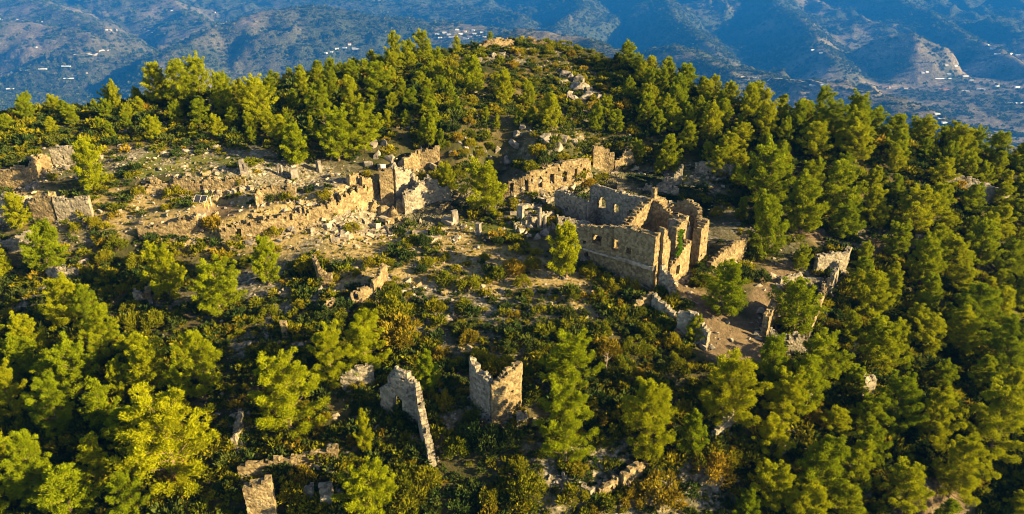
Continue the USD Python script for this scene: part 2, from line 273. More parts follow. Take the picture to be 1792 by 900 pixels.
mat("hillside", {
    "g": ("geometry", {}), "c": ("attribute", {"attribute": "cover"}), "c2": ("attribute", {"attribute": "cover2"}), "s": ("separate_color", {}), "s2": ("separate_color", {}),
    "n1": ("noise_texture", {"scale": .16, "detail": 8.0, "roughness": .68}), "n2": ("noise_texture", {"scale": 1.3, "detail": 6.0, "roughness": .7}), "v": ("voronoi_texture", {"scale": 2.2}),
    "base": ("rgb_ramp", {"ramp": [(.3, (.022, .028, .010)), (.46, (.042, .042, .014)), (.58, (.085, .068, .026)), (.74, (.17, .125, .06))]}),
    "dirt": ("rgb_ramp", {"ramp": [(.3, (.075, .055, .034)), (.7, (.18, .128, .072))]}),
    "tan": ("rgb_ramp", {"ramp": [(.3, (.09, .08, .025)), (.5, (.24, .18, .075)), (.7, (.36, .28, .15))]}),
    "grass": ("rgb_ramp", {"ramp": [(.3, (.04, .06, .012)), (.55, (.09, .10, .016)), (.75, (.19, .15, .045))]}),
    "rub": ("rgb_ramp", {"ramp": [(.36, (.05, .05, .025)), (.5, (.15, .13, .09)), (.62, (.36, .32, .26)), (.75, (.52, .48, .42))]}),
    "a": ("mix_color", {}), "b": ("mix_color", {}), "d": ("mix_color", {}), "e": ("mix_color", {}),
    "rf": ("math", {"math_type": "multiply", "value2": .75}),
    "bp": ("bump", {"strength": .9, "distance": .35}), "p": ("principled_bsdf", {"roughness": .95, "specular_ior_level": .1})},
    [("g.position", "n1.vector"), ("g.position", "n2.vector"), ("c.color", "s.color"), ("c2.color", "s2.color"),
     ("n1.fac", "base.fac"), ("n2.fac", "dirt.fac"), ("n2.fac", "tan.fac"), ("n1.fac", "grass.fac"), ("n2.fac", "rub.fac"),
     ("base.color", "a.a"), ("rub.color", "a.b"), ("s2.r", "rf.value1"), ("rf.value", "a.fac"), ("a.result", "b.a"), ("grass.color", "b.b"), ("s.b", "b.fac"),
     ("b.result", "d.a"), ("tan.color", "d.b"), ("s.g", "d.fac"), ("d.result", "e.a"), ("dirt.color", "e.b"), ("s.r", "e.fac"), ("e.result", "p.base_color"),
     ("n2.fac", "bp.height"), ("bp.normal", "p.normal")])
mat("mountain", {
    "g": ("geometry", {}), "c": ("attribute", {"attribute": "cover"}), "s": ("separate_color", {}),
    "n1": ("noise_texture", {"scale": .05, "detail": 8.0, "roughness": .7}), "n2": ("noise_texture", {"scale": .14, "detail": 5.0, "roughness": .75}), "v": ("voronoi_texture", {"scale": .13}),
    "wood": ("rgb_ramp", {"ramp": [(.36, (.008, .016, .007)), (.52, (.030, .042, .015)), (.66, (.10, .095, .04))]}),
    "bare": ("rgb_ramp", {"ramp": [(.3, (.07, .062, .04)), (.5, (.20, .16, .11)), (.7, (.40, .33, .24))]}),
    "ad": ("math", {"math_type": "multiply_add", "value2": 1.6}), "ad2": ("math", {"math_type": "add", "value2": -.8}), "cl": ("clamp", {}),
    "x": ("mix_color", {}), "bp": ("bump", {"strength": 1.0, "distance": 6.0}), "p": ("principled_bsdf", {"roughness": 1.0, "specular_ior_level": .0})},
    [("g.position", "n1.vector"), ("g.position", "n2.vector"), ("g.position", "v.vector"), ("c.color", "s.color"), ("n2.fac", "wood.fac"), ("n1.fac", "bare.fac"),
     ("n2.fac", "ad.value1"), ("s.r", "ad.value3"), ("ad.value", "ad2.value1"), ("ad2.value", "cl.value"),
     ("wood.color", "x.a"), ("bare.color", "x.b"), ("cl.result", "x.fac"), ("x.result", "p.base_color"), ("n2.fac", "bp.height"), ("bp.normal", "p.normal")])

# ------------------------------------------------------------------ the ground sheets
def grid_mesh(V):
    n, m = V.shape[:2]; i = np.arange(n * m).reshape(n, m)
    q = np.stack([i[:-1, :-1], i[1:, :-1], i[1:, 1:], i[:-1, 1:]], -1).reshape(-1, 4)
    return V.reshape(-1, 3), np.vstack([q[:, [0, 1, 2]], q[:, [0, 2, 3]]])
fx, fy = np.arange(X0, X1 + .01, .8), np.arange(Y0, Y1 + .01, .8)
FX, FY = np.meshgrid(fx, fy, indexing="ij"); pts = np.stack([FX.ravel(), FY.ravel()], 1)
FZ = hill_i(pts).reshape(FX.shape)
m = usdkit.mesh(stage, "/World/hillside", grid_mesh(np.stack([FX, FY, FZ], -1)), M["hillside"], True)
pn = np.stack([pts[:, 0], pts[:, 1], 0 * pts[:, 0]], 1); br = fbm(pn / 3.5, 3, 61)
soft = lambda a: np.clip((a + (br - .5) * 1.1) * 2.2 - .6, 0, 1)
primvar(m, "cover", np.stack([soft(iD(pts)), soft(iT(pts)), soft(iG(pts))], 1))
primvar(m, "cover2", np.stack([np.clip(soft(iR(pts)) + np.clip((fbm(pn / 14, 4, 71) - .6) * 5, 0, .8), 0, 1)] * 3, 1))
tag(m.GetPrim(), kind="structure")

th = np.concatenate([np.linspace(-180, -46, 45)[:-1], np.linspace(-46, 46, 760), np.linspace(46, 180, 45)[1:]])
rr = np.concatenate([[0, 60, 120, 180, 240], 300 * (34000 / 300) ** np.linspace(0, 1, 530)])
TH, RR = np.meshgrid(np.radians(th), rr, indexing="ij"); PX, PY = RR * np.sin(TH), RR * np.cos(TH)
PZ = ground(PX.ravel(), PY.ravel()).reshape(PX.shape); print('far heights', PZ.min(), PZ.max(), PZ[RR < 9000].max())
inside = (PX > X0 + 4) & (PX < X1 - 4) & (PY > Y0 + 4) & (PY < Y1 - 4)
PZ = np.where(inside, PZ - 5, PZ)
m = usdkit.mesh(stage, "/World/mountain_valley", grid_mesh(np.stack([PX, PY, PZ], -1)[::-1]), M["mountain"], True)
def bare_mask(x, y):
    p = np.stack([x, y, 0 * x], -1) / FAR; b = np.clip((fbm(p / 110, 5, 91) - .56) * 3.4, 0, 1)
    k = np.zeros(x.shape)
    for u, v, y0, rad in ((930, 62, 960, 110), (1000, 75, 930, 80), (1090, 92, 870, 70), (250, 40, 1900, 280), (120, 15, 2300, 200), (330, 8, 2400, 160), (1280, 125, 1000, 60), (1420, 150, 930, 140), (1560, 160, 900, 160), (1690, 190, 830, 150), (1620, 140, 1300, 200), (100, 55, 1750, 160), (1420, 100, 1400, 120), (1700, 120, 1500, 240), (470, 60, 1540, 70), (1600, 65, 1650, 90)):
        c = at_y(u, v, ry(y0)); rad = FAR * (rad if y0 < 1350 else rad * .6); k = np.maximum(k, np.exp(-((x - c[0]) ** 2 + (y - c[1]) ** 2) / (2 * rad ** 2)))
    return np.clip(b * .7 + k * (.25 + 1.5 * (fbm(p / 45, 5, 93) - .42)), 0, 1)
BM = bare_mask(PX, PY)[::-1].ravel()
primvar(m, "cover", np.stack([BM, BM, BM], 1)); tag(m.GetPrim(), kind="structure")

# ------------------------------------------------------------------ masonry walls: courses of cells with ragged tops, real openings, uneven faces
def cells_mesh(mask, pos):
    """Boundary faces of a boolean cell block; pos(i, j, k) gives the corner points."""
    faces = []; n = np.array(mask.shape) + 1
    pad = np.pad(mask, 1)
    idx = lambda a: (a[:, 0] * n[1] + a[:, 1]) * n[2] + a[:, 2]
    for ax in range(3):
        d = np.diff(pad.astype(np.int8), axis=ax)
        b, c = (ax + 1) % 3, (ax + 2) % 3
        for sgn in (1, -1):
            I = np.argwhere(d == sgn)
            for o_ in (b, c): I[:, o_] -= 1
            eb, ec = np.eye(3, dtype=int)[b], np.eye(3, dtype=int)[c]
            qd = np.stack([idx(I), idx(I + eb), idx(I + eb + ec), idx(I + ec)], 1)
            faces.append(qd[:, ::-1] if sgn == 1 else qd)
    F = np.vstack(faces); used, inv = np.unique(F, return_inverse=True); F = inv.reshape(-1, 4)
    i, j, k = np.unravel_index(used, tuple(n))
    V = pos(i.astype(float), j.astype(float), k.astype(float))
    alt = np.arange(len(F)) % 2 == 0
    T = np.vstack([F[:, [0, 1, 2]], F[:, [0, 2, 3]]])
    return V, T
def path_frame(P):
    P = np.asarray(P, float)[:, :2]; seg = np.diff(P, axis=0); L = np.hypot(seg[:, 0], seg[:, 1]); cum = np.concatenate([[0], np.cumsum(L)])
    t = seg / L[:, None]; tv = np.vstack([t[:1], t[:-1] + t[1:], t[-1:]]); tv /= np.linalg.norm(tv, axis=1, keepdims=True)
    nv = np.stack([-tv[:, 1], tv[:, 0]], 1)
    return P, cum, nv
def wall_mesh(P, tops, thick=.9, holes=(), cell=.38, rag=.6, seed=0, zmin=None, amp=.10):
    """P: xy path; tops: absolute height of the wall's top at every path point (or list of (s, z)); holes: (s, z0, width, height, arched)."""
    P, cum, nv = path_frame(P); L = cum[-1]
    gz = ground(P[:, 0], P[:, 1]); z0 = (min(gz.min(), ground(*P.mean(0))[0]) - 1.6) if zmin is None else zmin
    if np.ndim(tops[0]): ts, tz = zip(*tops)
    else: ts, tz = cum, tops
    ns, nz, nt = max(2, round(L / cell)), max(2, math.ceil((max(tz) + rag - z0) / cell)), max(2, round(thick / .5))
    ds = L / ns; s = (np.arange(ns) + .5) * ds; z = z0 + (np.arange(nz) + .5) * cell
    lay = np.arange(nt)
    q = np.stack(np.broadcast_arrays(s[:, None] / 1.3, lay[None] * .55 + seed * 7.3, 0 * s[:, None]), -1)
    q2 = np.stack(np.broadcast_arrays(s[:, None] / .45, lay[None] * 1.7 + seed * 3.1, 0 * s[:, None]), -1)
    top = np.interp(s, ts, tz)[:, None] + rag * (2.4 * (fbm(q, 3, seed) - .5) + .8 * (noise(q2, seed) - .5))
    mask = z[None, None, :] < top[:, :, None]
    mask[:, :, 0] = True
    for (hs, hz, w, h, arch) in holes:
        a = np.abs(s - hs) < w / 2
        hh = np.where(arch, hz + h - w / 2 + np.sqrt(np.clip((w / 2) ** 2 - (s - hs) ** 2, 0, None)), hz + h)
        mask &= ~(a[:, None, None] & (z[None, None, :] > hz) & (z[None, None, :] < hh[:, None, None]))
    def pos(i, j, k):
        ss = i * ds
        c = np.stack([np.interp(ss, cum, P[:, 0]), np.interp(ss, cum, P[:, 1])], 1); nn = np.stack([np.interp(ss, cum, nv[:, 0]), np.interp(ss, cum, nv[:, 1])], 1)
        nn /= np.linalg.norm(nn, axis=1, keepdims=True)
        v = np.column_stack([c + nn * ((j / nt - .5) * thick)[:, None], z0 + k * cell])
        w = np.stack([noise(v * 1.9, seed + a) for a in (1, 2, 3)], 1) - .5
        w2 = np.stack([noise(v * .55, seed + a) for a in (4, 5, 6)], 1) - .5
        return v + w * amp * 2.4 + w2 * amp * 2.0
    return cells_mesh(mask, pos)
FEET = []
def W(name, pix, hs, label, thick=.9, holes=(), rag=.6, seed=None, m="masonry", category="ruined wall", parent=None, group=None, cell=.38, amp=.10, sub=4):
    """A ruined wall that stands on the terrain between the given pixels, hs metres high there; holes as (fraction, sill, width, height, arched)."""
    P = np.array([G(u, v) for u, v in pix])
    if pix[0] in WALLZ: Q = WALLZ[pix[0]]; P[:len(Q)] = Q                 # a terrace wall keeps the foot it had before its terrace was filled
    tops = P[:, 2] + np.array(hs, float)
    L = path_frame(P)[1]
    seed = len(labels) * 3 + 1 if seed is None else seed
    H = [(f * L[-1], np.interp(f * L[-1], L, P[:, 2]) + z, w, h, a) for f, z, w, h, a in holes]
    V, T = wall_mesh(P, tops, thick, H, cell, rag, seed, amp=amp); FEET.append(P)
    if parent is None:
        V = V - P[0]; pr = thing(name, label, category, P[0], group); part(pr, "masonry", (V, T), M[m]); return pr, P
    return part(parent, name, (V - np.array(parent.GetAttribute("xformOp:translate").Get()), T), M[m]), P

# ------------------------------------------------------------------ rocks
def rock(seed, size, squash=.7, sub=2):
    r = np.random.default_rng(seed); p = r.normal(size=(13, 3)); p /= np.abs(p).max(1, keepdims=True) ** .7 * np.linalg.norm(p, axis=1, keepdims=True) ** .3; p *= r.uniform(.75, 1.0, (13, 1))
    m = trimesh.Trimesh(p).convex_hull
    for _ in range(sub): m = m.subdivide()
    v = m.vertices; v = v + (np.stack([fbm(v * 2.2 + seed, 3, seed + a) for a in range(3)], 1) - .5) * .28
    return v * np.array(size) * [1, 1, squash], np.array(m.faces)
def rotz(v, a, tilt=0.0, ta=0.0):
    c, s_ = math.cos(a), math.sin(a); R = np.array([[c, -s_, 0], [s_, c, 0], [0, 0, 1]])
    k = np.array([math.cos(ta), math.sin(ta), 0]); K = np.array([[0, -k[2], k[1]], [k[2], 0, -k[0]], [-k[1], k[0], 0]])
    R2 = np.eye(3) + math.sin(tilt) * K + (1 - math.cos(tilt)) * K @ K
    return v @ (R2 @ R).T
def outcrop(name, label, spots, m="limestone", category="rock outcrop", seed=1, tilt=.5, k=1.0):
    P0 = G(*spots[0][:2]); pr = thing(name, label, category, P0)
    for i, (u, v, w, h) in enumerate(spots):
        p = G(u, v); w, h = w * .7 * k, h * .66 * k; V, F = rock(seed * 50 + i, (w / 2, w / 2.9, h / 2), 1.0, 2)
        V = rotz(V, rng.uniform(0, 6.28), rng.uniform(-tilt, tilt), rng.uniform(0, 6.28)) + p - P0 + [0, 0, h * .08]
        part(pr, "boulder", (V, F), M[m])
    return pr
outcrop("rock_outcrop", "grey tilted limestone slabs breaking out of the hilltop slope right of the summit", [(985, 150, 4.5, 4), (1000, 142, 4, 5), (1008, 158, 5, 4.5), (1022, 160, 4.5, 4), (995, 168, 4, 3), (1025, 176, 5, 4), (1045, 176, 3.5, 3.5), (1035, 190, 4, 3.5), (1018, 188, 3.5, 2.5), (1050, 192, 3, 3), (990, 136, 4, 4), (1012, 148, 5, 5), (1030, 168, 4.5, 5), (1002, 178, 4.5, 4)], seed=1, k=1.35)
outcrop("rock_outcrop", "line of pale rock ledges stepping down through the dry slope right of the grey slabs", [(1060, 205, 3, 2.5), (1098, 150, 3, 2.5), (1108, 165, 3, 2.5), (1115, 180, 3.5, 3), (1070, 130, 3, 2), (1088, 172, 3, 2), (1128, 192, 4, 3), (1140, 200, 3.5, 3)], seed=2)
outcrop("rock_outcrop", "grey rocks and broken stone just below the summit ruin", [(840, 108, 4, 3), (862, 100, 4, 3.5), (905, 98, 4, 3), (820, 100, 3, 3), (925, 90, 3, 2.5), (880, 96, 3, 2), (850, 92, 3.5, 2.5)], seed=3)
outcrop("rock_outcrop", "steep rock cliff left of the gable ended ruin at the centre", [(690, 385, 6, 8), (705, 372, 5, 8), (672, 378, 5, 6), (682, 395, 4, 4.5), (655, 368, 5, 4.5), (700, 392, 4, 4), (725, 372, 4, 5)], seed=4, tilt=.2, m="masonry")
outcrop("rock_outcrop", "dark blue grey rock hollow above the central ruins", [(690, 300, 5, 5), (705, 295, 4.5, 5), (680, 282, 4, 4), (662, 276, 4, 4), (716, 305, 3.5, 4), (645, 292, 3.5, 3), (655, 258, 4, 4), (672, 255, 4, 3.5)], seed=5, tilt=.3)
outcrop("rock_outcrop", "lit rock ledges on the bank above the windowed wall", [(900, 262, 5, 4.5), (930, 240, 4, 4), (955, 250, 5, 5), (975, 262, 5, 4.5), (905, 240, 4, 4), (985, 245, 4, 3.5), (888, 290, 4, 4), (1005, 252, 4, 3.5), (950, 272, 4, 3.5), (915, 228, 3, 3), (870, 268, 3, 3)], seed=6)
outcrop("rock_outcrop", "scatter of grey rocks on the scrubby rise above the big dark tree", [(815, 262, 2.4, 2), (835, 262, 3, 2.4), (848, 272, 2.6, 2), (805, 255, 2, 1.6), (826, 280, 2.6, 1.8), (860, 280, 3, 2.4), (790, 272, 2, 1.4), (775, 262, 1.8, 1.4)], seed=9)
outs = outcrop("rock_outcrop", "grey boulders left of the lone pine in front of the bath ruin", [(912, 405, 4, 4), (930, 400, 3, 3), (955, 412, 3.5, 3.5), (968, 400, 3, 3), (940, 418, 3, 2.5)], seed=7)
outcrop("rock_outcrop", "grey rocky hump with stones in front of the bath ruin wall", [(1000, 525, 3.5, 2), (1012, 518, 3.5, 2.2), (985, 515, 3, 1.6), (1022, 525, 2.5, 1.5)], seed=8)

# ------------------------------------------------------------------ the bath ruin
C0 = at_z(1144, 508, 3.0); E1, E2 = np.array([-.722, .692]), np.array([.692, .722])
def B(a, b): return C0[:2] + a * E1 + b * E2
bath = thing("bath_ruin", "large roofless stone bath ruin with lit right front and shaded long side", "ruin", C0)
def bw(name, pl, tops, thick=1.0, holes=(), rag=.35, seed=1, m="masonry", zmin=None, label=None, amp=.08, cell=.36):
    P = np.array([B(*q) for q in pl]); V, T = wall_mesh(P, [C0[2] + t for t in tops] if not np.ndim(tops[0]) else [(s_, C0[2] + t) for s_, t in tops], thick, [(s_, C0[2] + z, w, h, a) for s_, z, w, h, a in holes], cell, rag, seed, zmin=zmin, amp=amp)
    return part(bath, name, (V - C0, T), M[m], label=label)
bw("wall", [(0, 0), (19, 0)], [(0, 10.6), (6, 9.9), (12, 8.6), (16, 7.6), (19, 5.5)], 1.5, [(12.2, 5.3, 1.9, 1.9, False), (8.2, 5.1, 1.5, 2.5, False), (5.3, 5.6, 1.1, 1.1, False), (15.0, 4.6, .7, .7, True), (14.4, 1.6, 1.2, 1.4, True)], .3, 3, label="long shaded side wall with three windows", zmin=C0[2] - 3)
for a0, b0, zz in ((.1, 18.6, 4.4),):                          # the stone string course along the long side
    P = np.array([B(a0 - .3, -.88), B(b0, -.88)]); V, T = wall_mesh(P, [C0[2] + 4.62, C0[2] + 3.72], .6, (), .36, .12, 5, zmin=C0[2] + 3.75, amp=.05)
    mk = V[:, 2]; V[:, 2] = mk + np.interp((V[:, :2] - B(0, 0)) @ E1, [0, 19], [.35, -.3]); part(bath, "string_course", (V - C0, T), M["marble"])
bw("wall", [(0, .9), (0, 3.2)], [(0, 11.2), (1.0, 10.8), (1.5, 9.2), (2.3, 8.2)], 1.1, [(1.0, 8.6, .5, .6, True), (.9, 3.2, .5, .5, True)], .3, 7, label="lit corner pier beside the long wall", zmin=C0[2] - 3)
bw("wall", [(-.3, 3.2), (-.3, 9.6)], [(0, 3.4), (2.5, 4.6), (4, 5.9), (6.3, 6.7)], 1.3, [(2.6, 1.2, 1.0, 2.0, False)], .3, 9, label="low lit front wall", zmin=C0[2] - 3)
bw("wall", [(1.1, 6.6), (1.1, 10.0)], [(0, 9.6), (2.0, 10.4), (3.4, 10.0)], 1.2, [(1.9, 4.2, 1.4, 3.2, False), (2.5, 8.0, .7, .7, True)], .35, 11, label="tall lit front wall with doorway", zmin=C0[2] - 3)
bw("wall", [(.9, 10.0), (4.4, 10.6)], [9.8, 9.0], .9, (), .3, 12, zmin=C0[2] - 3, m="grey_masonry")
bw("tower", [(-.4, 12.3), (-.4, 15.0)], [(0, 7.8), (1.3, 9.2), (2.7, 9.6)], 1.6, [(1.5, 5.6, .6, .7, True), (1.0, 2.4, .5, .6, True)], .3, 13, label="lit end tower at the right", zmin=C0[2] - 4)
bw("wall", [(1.2, 12.3), (4.5, 12.3)], [7.6, 8.6], 1.0, (), .3, 14, zmin=C0[2] - 3, m="grey_masonry")
bw("wall", [(10.2, .9), (10.2, 12.6)], [(0, 6.6), (3, 7.6), (6, 9.2), (9, 10.5), (11.6, 11.2)], 1.4, [(5.0, 1.0, 1.6, 3.2, True)], .4, 15, label="lit cross wall climbing to the back of the chamber", zmin=C0[2] - 2)
bw("wall", [(9.6, 13.0), (2.2, 13.0)], [(0, 11.0), (1.5, 10.5), (4.5, 9.0), (7.4, 9.6)], 1.0, [(3.5, 2.0, 1.4, 2.6, True)], .35, 17, label="shaded back wall of the chamber", zmin=C0[2] - 2)
bw("pillar", [(10.2, 13.2), (9.5, 13.2)], [13.4, 13.0], .8, (), .1, 19, zmin=C0[2] + 2, label="thin lit stub standing on the back wall")
bw("wall", [(27.2, 16.6), (12.2, 16.6)], [(0, 8.6), (1.5, 9.2), (6, 9.3), (10, 9.2), (15, 9.2)], 1.0, [(3.4, 4.8, 1.6, 2.6, True), (6.8, 4.4, 1.5, 2.3, True), (10.4, 4.6, 1.4, 1.7, True), (1.6, 1.9, 1.2, 2.2, True)], .35, 21, m="grey_masonry", label="grey rear wall with arched windows lit from behind", zmin=C0[2] - 1)
bw("wall", [(34.0, 13.4), (25.6, 13.4)], [(0, 7.0), (1.5, 7.2), (4.0, 7.0), (7.0, 6.5), (8.4, 6.2)], 1.0, [(3.2, 3.4, .9, .5, False)], .4, 23, m="grey_masonry", label="grey rear wall at the left end", zmin=C0[2] - 1)
bw("wall", [(25.6, 13.2), (25.4, 16.4)], [6.0, 7.0], .9, (), .4, 24, m="grey_masonry", zmin=C0[2] - 1)
bw("wall", [(19.2, .3), (19.6, 5.0), (20.5, 9.0)], [5.6, 6.2, 3.8], 1.6, (), .5, 25, m="grey_masonry", zmin=C0[2] - 1, label="dark sloping left end wall")
bw("wall", [(12.2, 16.9), (12.0, 21.0)], [10.2, 8.5], .9, (), .5, 27, zmin=C0[2] - 1)
bw("wall", [(12.0, 21.0), (9.5, 24.0)], [8.0, 6.5], .9, (), .6, 28, zmin=C0[2] - 1, m="grey_masonry")
ap = [(5.2 + 3.6 * math.cos(t), 15.6 + 3.2 * math.sin(t)) for t in np.linspace(math.pi + .05, -.05, 13)]
bw("apse_wall", ap, [(0, 8.4), (3, 9.6), (5.5, 10.6), (8, 9.6), (11, 8.2)], .9, [(5.5, 6.2, .9, 1.1, True)], .3, 29, zmin=C0[2] - 1, label="rounded apse wall with an arched top")
dome = []
for r_, sgn in ((2.7, 1), (2.25, -1)):
    A_, Bq = np.meshgrid(np.linspace(0, math.pi, 22), np.linspace(0, math.pi * .46, 12), indexing="ij")
    aa, bb, zz = r_ * np.cos(A_) * np.cos(Bq), r_ * np.sin(A_) * np.cos(Bq), r_ * np.sin(Bq)
    XY = C0[:2] + (4.6 + aa)[..., None] * E1 + (13.0 + bb)[..., None] * E2
    Vd = np.dstack([XY, C0[2] + 6.8 + zz]); Vd = Vd + (fbm(Vd * 1.2, 3, 5)[..., None] - .5) * .3
    v_, f_ = grid_mesh(Vd); dome.append(trimesh.Trimesh(v_ - C0, f_[:, ::sgn], process=False))
part(bath, "half_dome", trimesh.util.concatenate(dome), M["masonry"], label="broken half dome over the niche")
bw("wall", [(24, 9.5), (16, 11.0)], [2.6, 2.2], 1.0, (), .8, 31, zmin=C0[2] - 1, m="grey_masonry")
bw("wall", [(13.5, 2.0), (10.8, 3.8)], [6.2, 6.8], .8, (), .6, 33, zmin=C0[2] - 1)

# ------------------------------------------------------------------ the windowed wall and other ruins
Lw = None
W("windowed_wall", [(880, 352), (925, 343), (962, 335), (1000, 327), (1030, 320)], [3.6, 4.6, 5.2, 5.5, 5.3], "long golden terrace wall with a row of narrow dark doorways", 1.1,
  [(f, 1.1, .95, 2.5, True) for f in (.09, .235, .385, .53, .67, .80, .91)] + [(f, 3.9, .45, .45, False) for f in (.30, .46, .60, .74, .86)], .35, 41, category="terrace wall")
W("ruined_wall", [(838, 87), (868, 84), (898, 81)], [1.4, 2.4, 1.8], "lit rough wall stub crowning the rocky summit", 1.4, seed=43, rag=.9)
W("ruined_wall", [(918, 80), (935, 82), (958, 84)], [.8, 1.8, 1.0], "small second wall stub among bushes right of the summit ruin", 1.0, seed=44, rag=.9)
W("ruined_wall", [(96, 291), (134, 287)], [3.6, 4.0], "shaded wall piece with one small hole left of the tall pine", .9, [(.5, 1.4, .6, .6, False)], seed=45, m="grey_masonry")
W("ruined_wall", [(-40, 332), (52, 326), (76, 300), (92, 290)], [3.4, 3.8, 3.6, 2.4], "long shaded wall at the left edge ending in a lit corner", 1.0, seed=47, rag=.9)
W("ruined_wall", [(-40, 388), (48, 386), (60, 372)], [4.6, 5.0, 3.6], "high shaded wall at the left edge behind the small pine", 1.0, seed=49, m="grey_masonry")
W("ruined_wall", [(62, 388), (98, 388), (103, 376)], [4.2, 5.4, 5.0], "shaded wall with one lit upright buttress near the left edge", .9, seed=51)
W("ruined_wall", [(104, 388), (164, 382)], [4.6, 3.8], "broad shaded wall face right of the buttress", .9, seed=53, m="grey_masonry")
W("ruined_wall", [(-30, 446), (30, 440), (62, 432)], [1.6, 2.4, 3.6], "low shaded wall rising to a peak under the left small pine", .9, seed=55, m="grey_masonry")
W("ruined_wall", [(240, 342), (270, 340), (340, 338), (432, 330)], [.9, 2.0, 2.6, 1.6], "golden block wall behind the tilted dark panels", .9, [(.6, .3, .7, 1.0, False)], seed=57, rag=1.3)
W("retaining_wall", [(246, 418), (300, 414), (346, 408), (348, 398)], [1.6, 2.6, 3.0, 2.6], "golden retaining wall below the grassy path", 1.2, seed=59, category="retaining wall")
W("retaining_wall", [(388, 420), (440, 416), (505, 405), (545, 392)], [1.6, 2.8, 2.4, 2.6], "long crumbling golden bank wall above the dark scrub", 1.4, [(.2, .6, 1.0, 1.3, True)], seed=61, rag=1.7, category="retaining wall")
W("ruined_wall", [(448, 360), (470, 354), (520, 350)], [2.4, 3.2, 2.6], "pale rubble wall hidden by tufts left of the fallen blocks", 1.0, seed=63, rag=1.0)
W("ruined_wall", [(535, 392), (580, 380), (640, 362)], [2.2, 3.2, 4.2], "cracked lit bank of leaning slabs under the tuft of bushes", 1.6, seed=65, rag=1.6, category="retaining wall")
W("ruined_wall", [(610, 328), (630, 324)], [2.2, 2.2], "tiny lit wall with a dark side on the upper terrace", .9, seed=67)
W("ruined_wall", [(634, 346), (662, 336)], [4.4, 2.0], "sloping lit wall wedge left of the orange pier", .9, seed=69)
W("ruined_pier", [(667, 352), (690, 351)], [6.2, 6.6], "rounded orange pier above the cliff", 2.0, seed=71, rag=.5, category="ruined pier")
W("ruined_wall", [(692, 352), (712, 350), (730, 352)], [6.4, 6.8, 5.4], "grey wall stump standing right of the orange pier", 1.2, seed=73, m="grey_masonry", rag=.9)
W("gable_ruin", [(708, 382), (726, 380), (752, 379), (768, 378), (790, 374)], [5.0, 6.6, 8.2, 7.0, 4.6], "grey wall rising to a broken gable at the centre of the ruins", 1.1, [(.72, 2.0, .7, .7, True)], seed=75, m="grey_masonry", category="ruined wall", rag=.8)
W("ruined_wall", [(766, 388), (790, 376), (806, 364)], [2.4, 3.2, 3.6], "golden wall with a dark doorway at the foot of the gable", .9, [(.62, .8, .8, 1.9, False)], seed=77, rag=.4)
W("ruined_wall", [(706, 302), (735, 292), (770, 276)], [2.6, 3.0, 2.6], "lit curved bank wall edging the sandy clearing", 1.0, seed=79, rag=.7, category="retaining wall")
W("ruined_wall", [(1036, 290), (1055, 297), (1073, 304)], [4.6, 5.2, 4.4], "brown vault wall with a lit edge right of the windowed wall", .9, seed=81)
W("ruined_wall", [(1074, 302), (1100, 296), (1112, 290)], [2.6, 4.6, 1.4], "brown pointed wall fragment below the dark wood", .9, seed=83, rag=.8)
W("ruined_wall", [(1078, 352), (1105, 352), (1140, 352)], [3.8, 2.4, 3.8], "shaded wall with a curved top behind the bath ruin", .9, seed=85, m="grey_masonry", rag=1.0)
W("ruined_wall", [(1140, 352), (1160, 350), (1186, 352)], [2.0, 4.6, 2.4], "shaded wall hump behind the apse of the bath", 1.0, seed=87, m="grey_masonry", rag=.9)
W("ruined_wall", [(1150, 336), (1175, 330), (1192, 326)], [1.6, 2.4, 5.0], "low grey wall ending in a thin upright tooth", .8, seed=89, m="grey_masonry", rag=.7)
W("ruined_wall", [(1216, 302), (1250, 308), (1284, 312)], [2.6, 3.2, 2.6], "shaded wall beside the green clearing under the wood", .8, seed=91, m="grey_masonry")
W("ruined_wall", [(1642, 322), (1700, 340), (1748, 358)], [3.0, 3.4, 3.2], "long grey wall among the pines at the far right", .9, seed=93, m="grey_masonry")
W("ruined_wall", [(1424, 480), (1474, 476), (1480, 464)], [3.8, 4.2, 4.0], "square grey wall with a lit right edge inside the wood", .9, seed=95, m="grey_masonry", rag=.3)
W("ruined_wall", [(1238, 480), (1262, 468), (1300, 452), (1300, 440)], [2.0, 3.6, 4.6, 4.0], "bright lit wall right of the bath tower", .9, [(.78, 1.5, .6, 1.2, False)], seed=97, rag=.5)
W("ruined_wall", [(1404, 612), (1424, 566), (1446, 512)], [1.2, 3.8, 2.8], "tall thin wall running downhill right of the walled yard", .8, seed=99, rag=1.3)
W("ruined_wall", [(1335, 592), (1346, 572), (1360, 545)], [3.6, 4.4, 2.8], "thick wall stump with lit edge left of the yard pine", 1.0, seed=101, rag=.8)
W("ruined_wall", [(1362, 500), (1400, 492), (1436, 502), (1452, 520)], [1.0, 1.0, 1.8, 1.6], "low curving grey wall closing the yard at the back", .7, seed=103, m="grey_masonry")
W("ruined_wall", [(1344, 602), (1372, 612), (1402, 618)], [2.0, 1.8, 3.2], "jagged grey wall closing the yard at the front", .8, seed=105, m="grey_masonry", rag=1.0)
W("ruined_pier", [(1450, 512), (1460, 498)], [3.4, 3.6], "small grey pier outside the yard wall", .8, seed=107, m="grey_masonry", category="ruined pier")
W("ruined_wall", [(1184, 580), (1212, 592), (1238, 610)], [3.4, 4.3, 3.0], "grey rounded wall with one small lit window beside the earth slope", .9, [(.5, 2.0, .7, .8, False)], seed=109, m="grey_masonry", rag=.4)
W("ruined_wall", [(1092, 548), (1115, 545), (1142, 540)], [.8, 1.8, 2.8], "lit stepped wall in front of the long shaded wall", .8, seed=111, rag=.6)
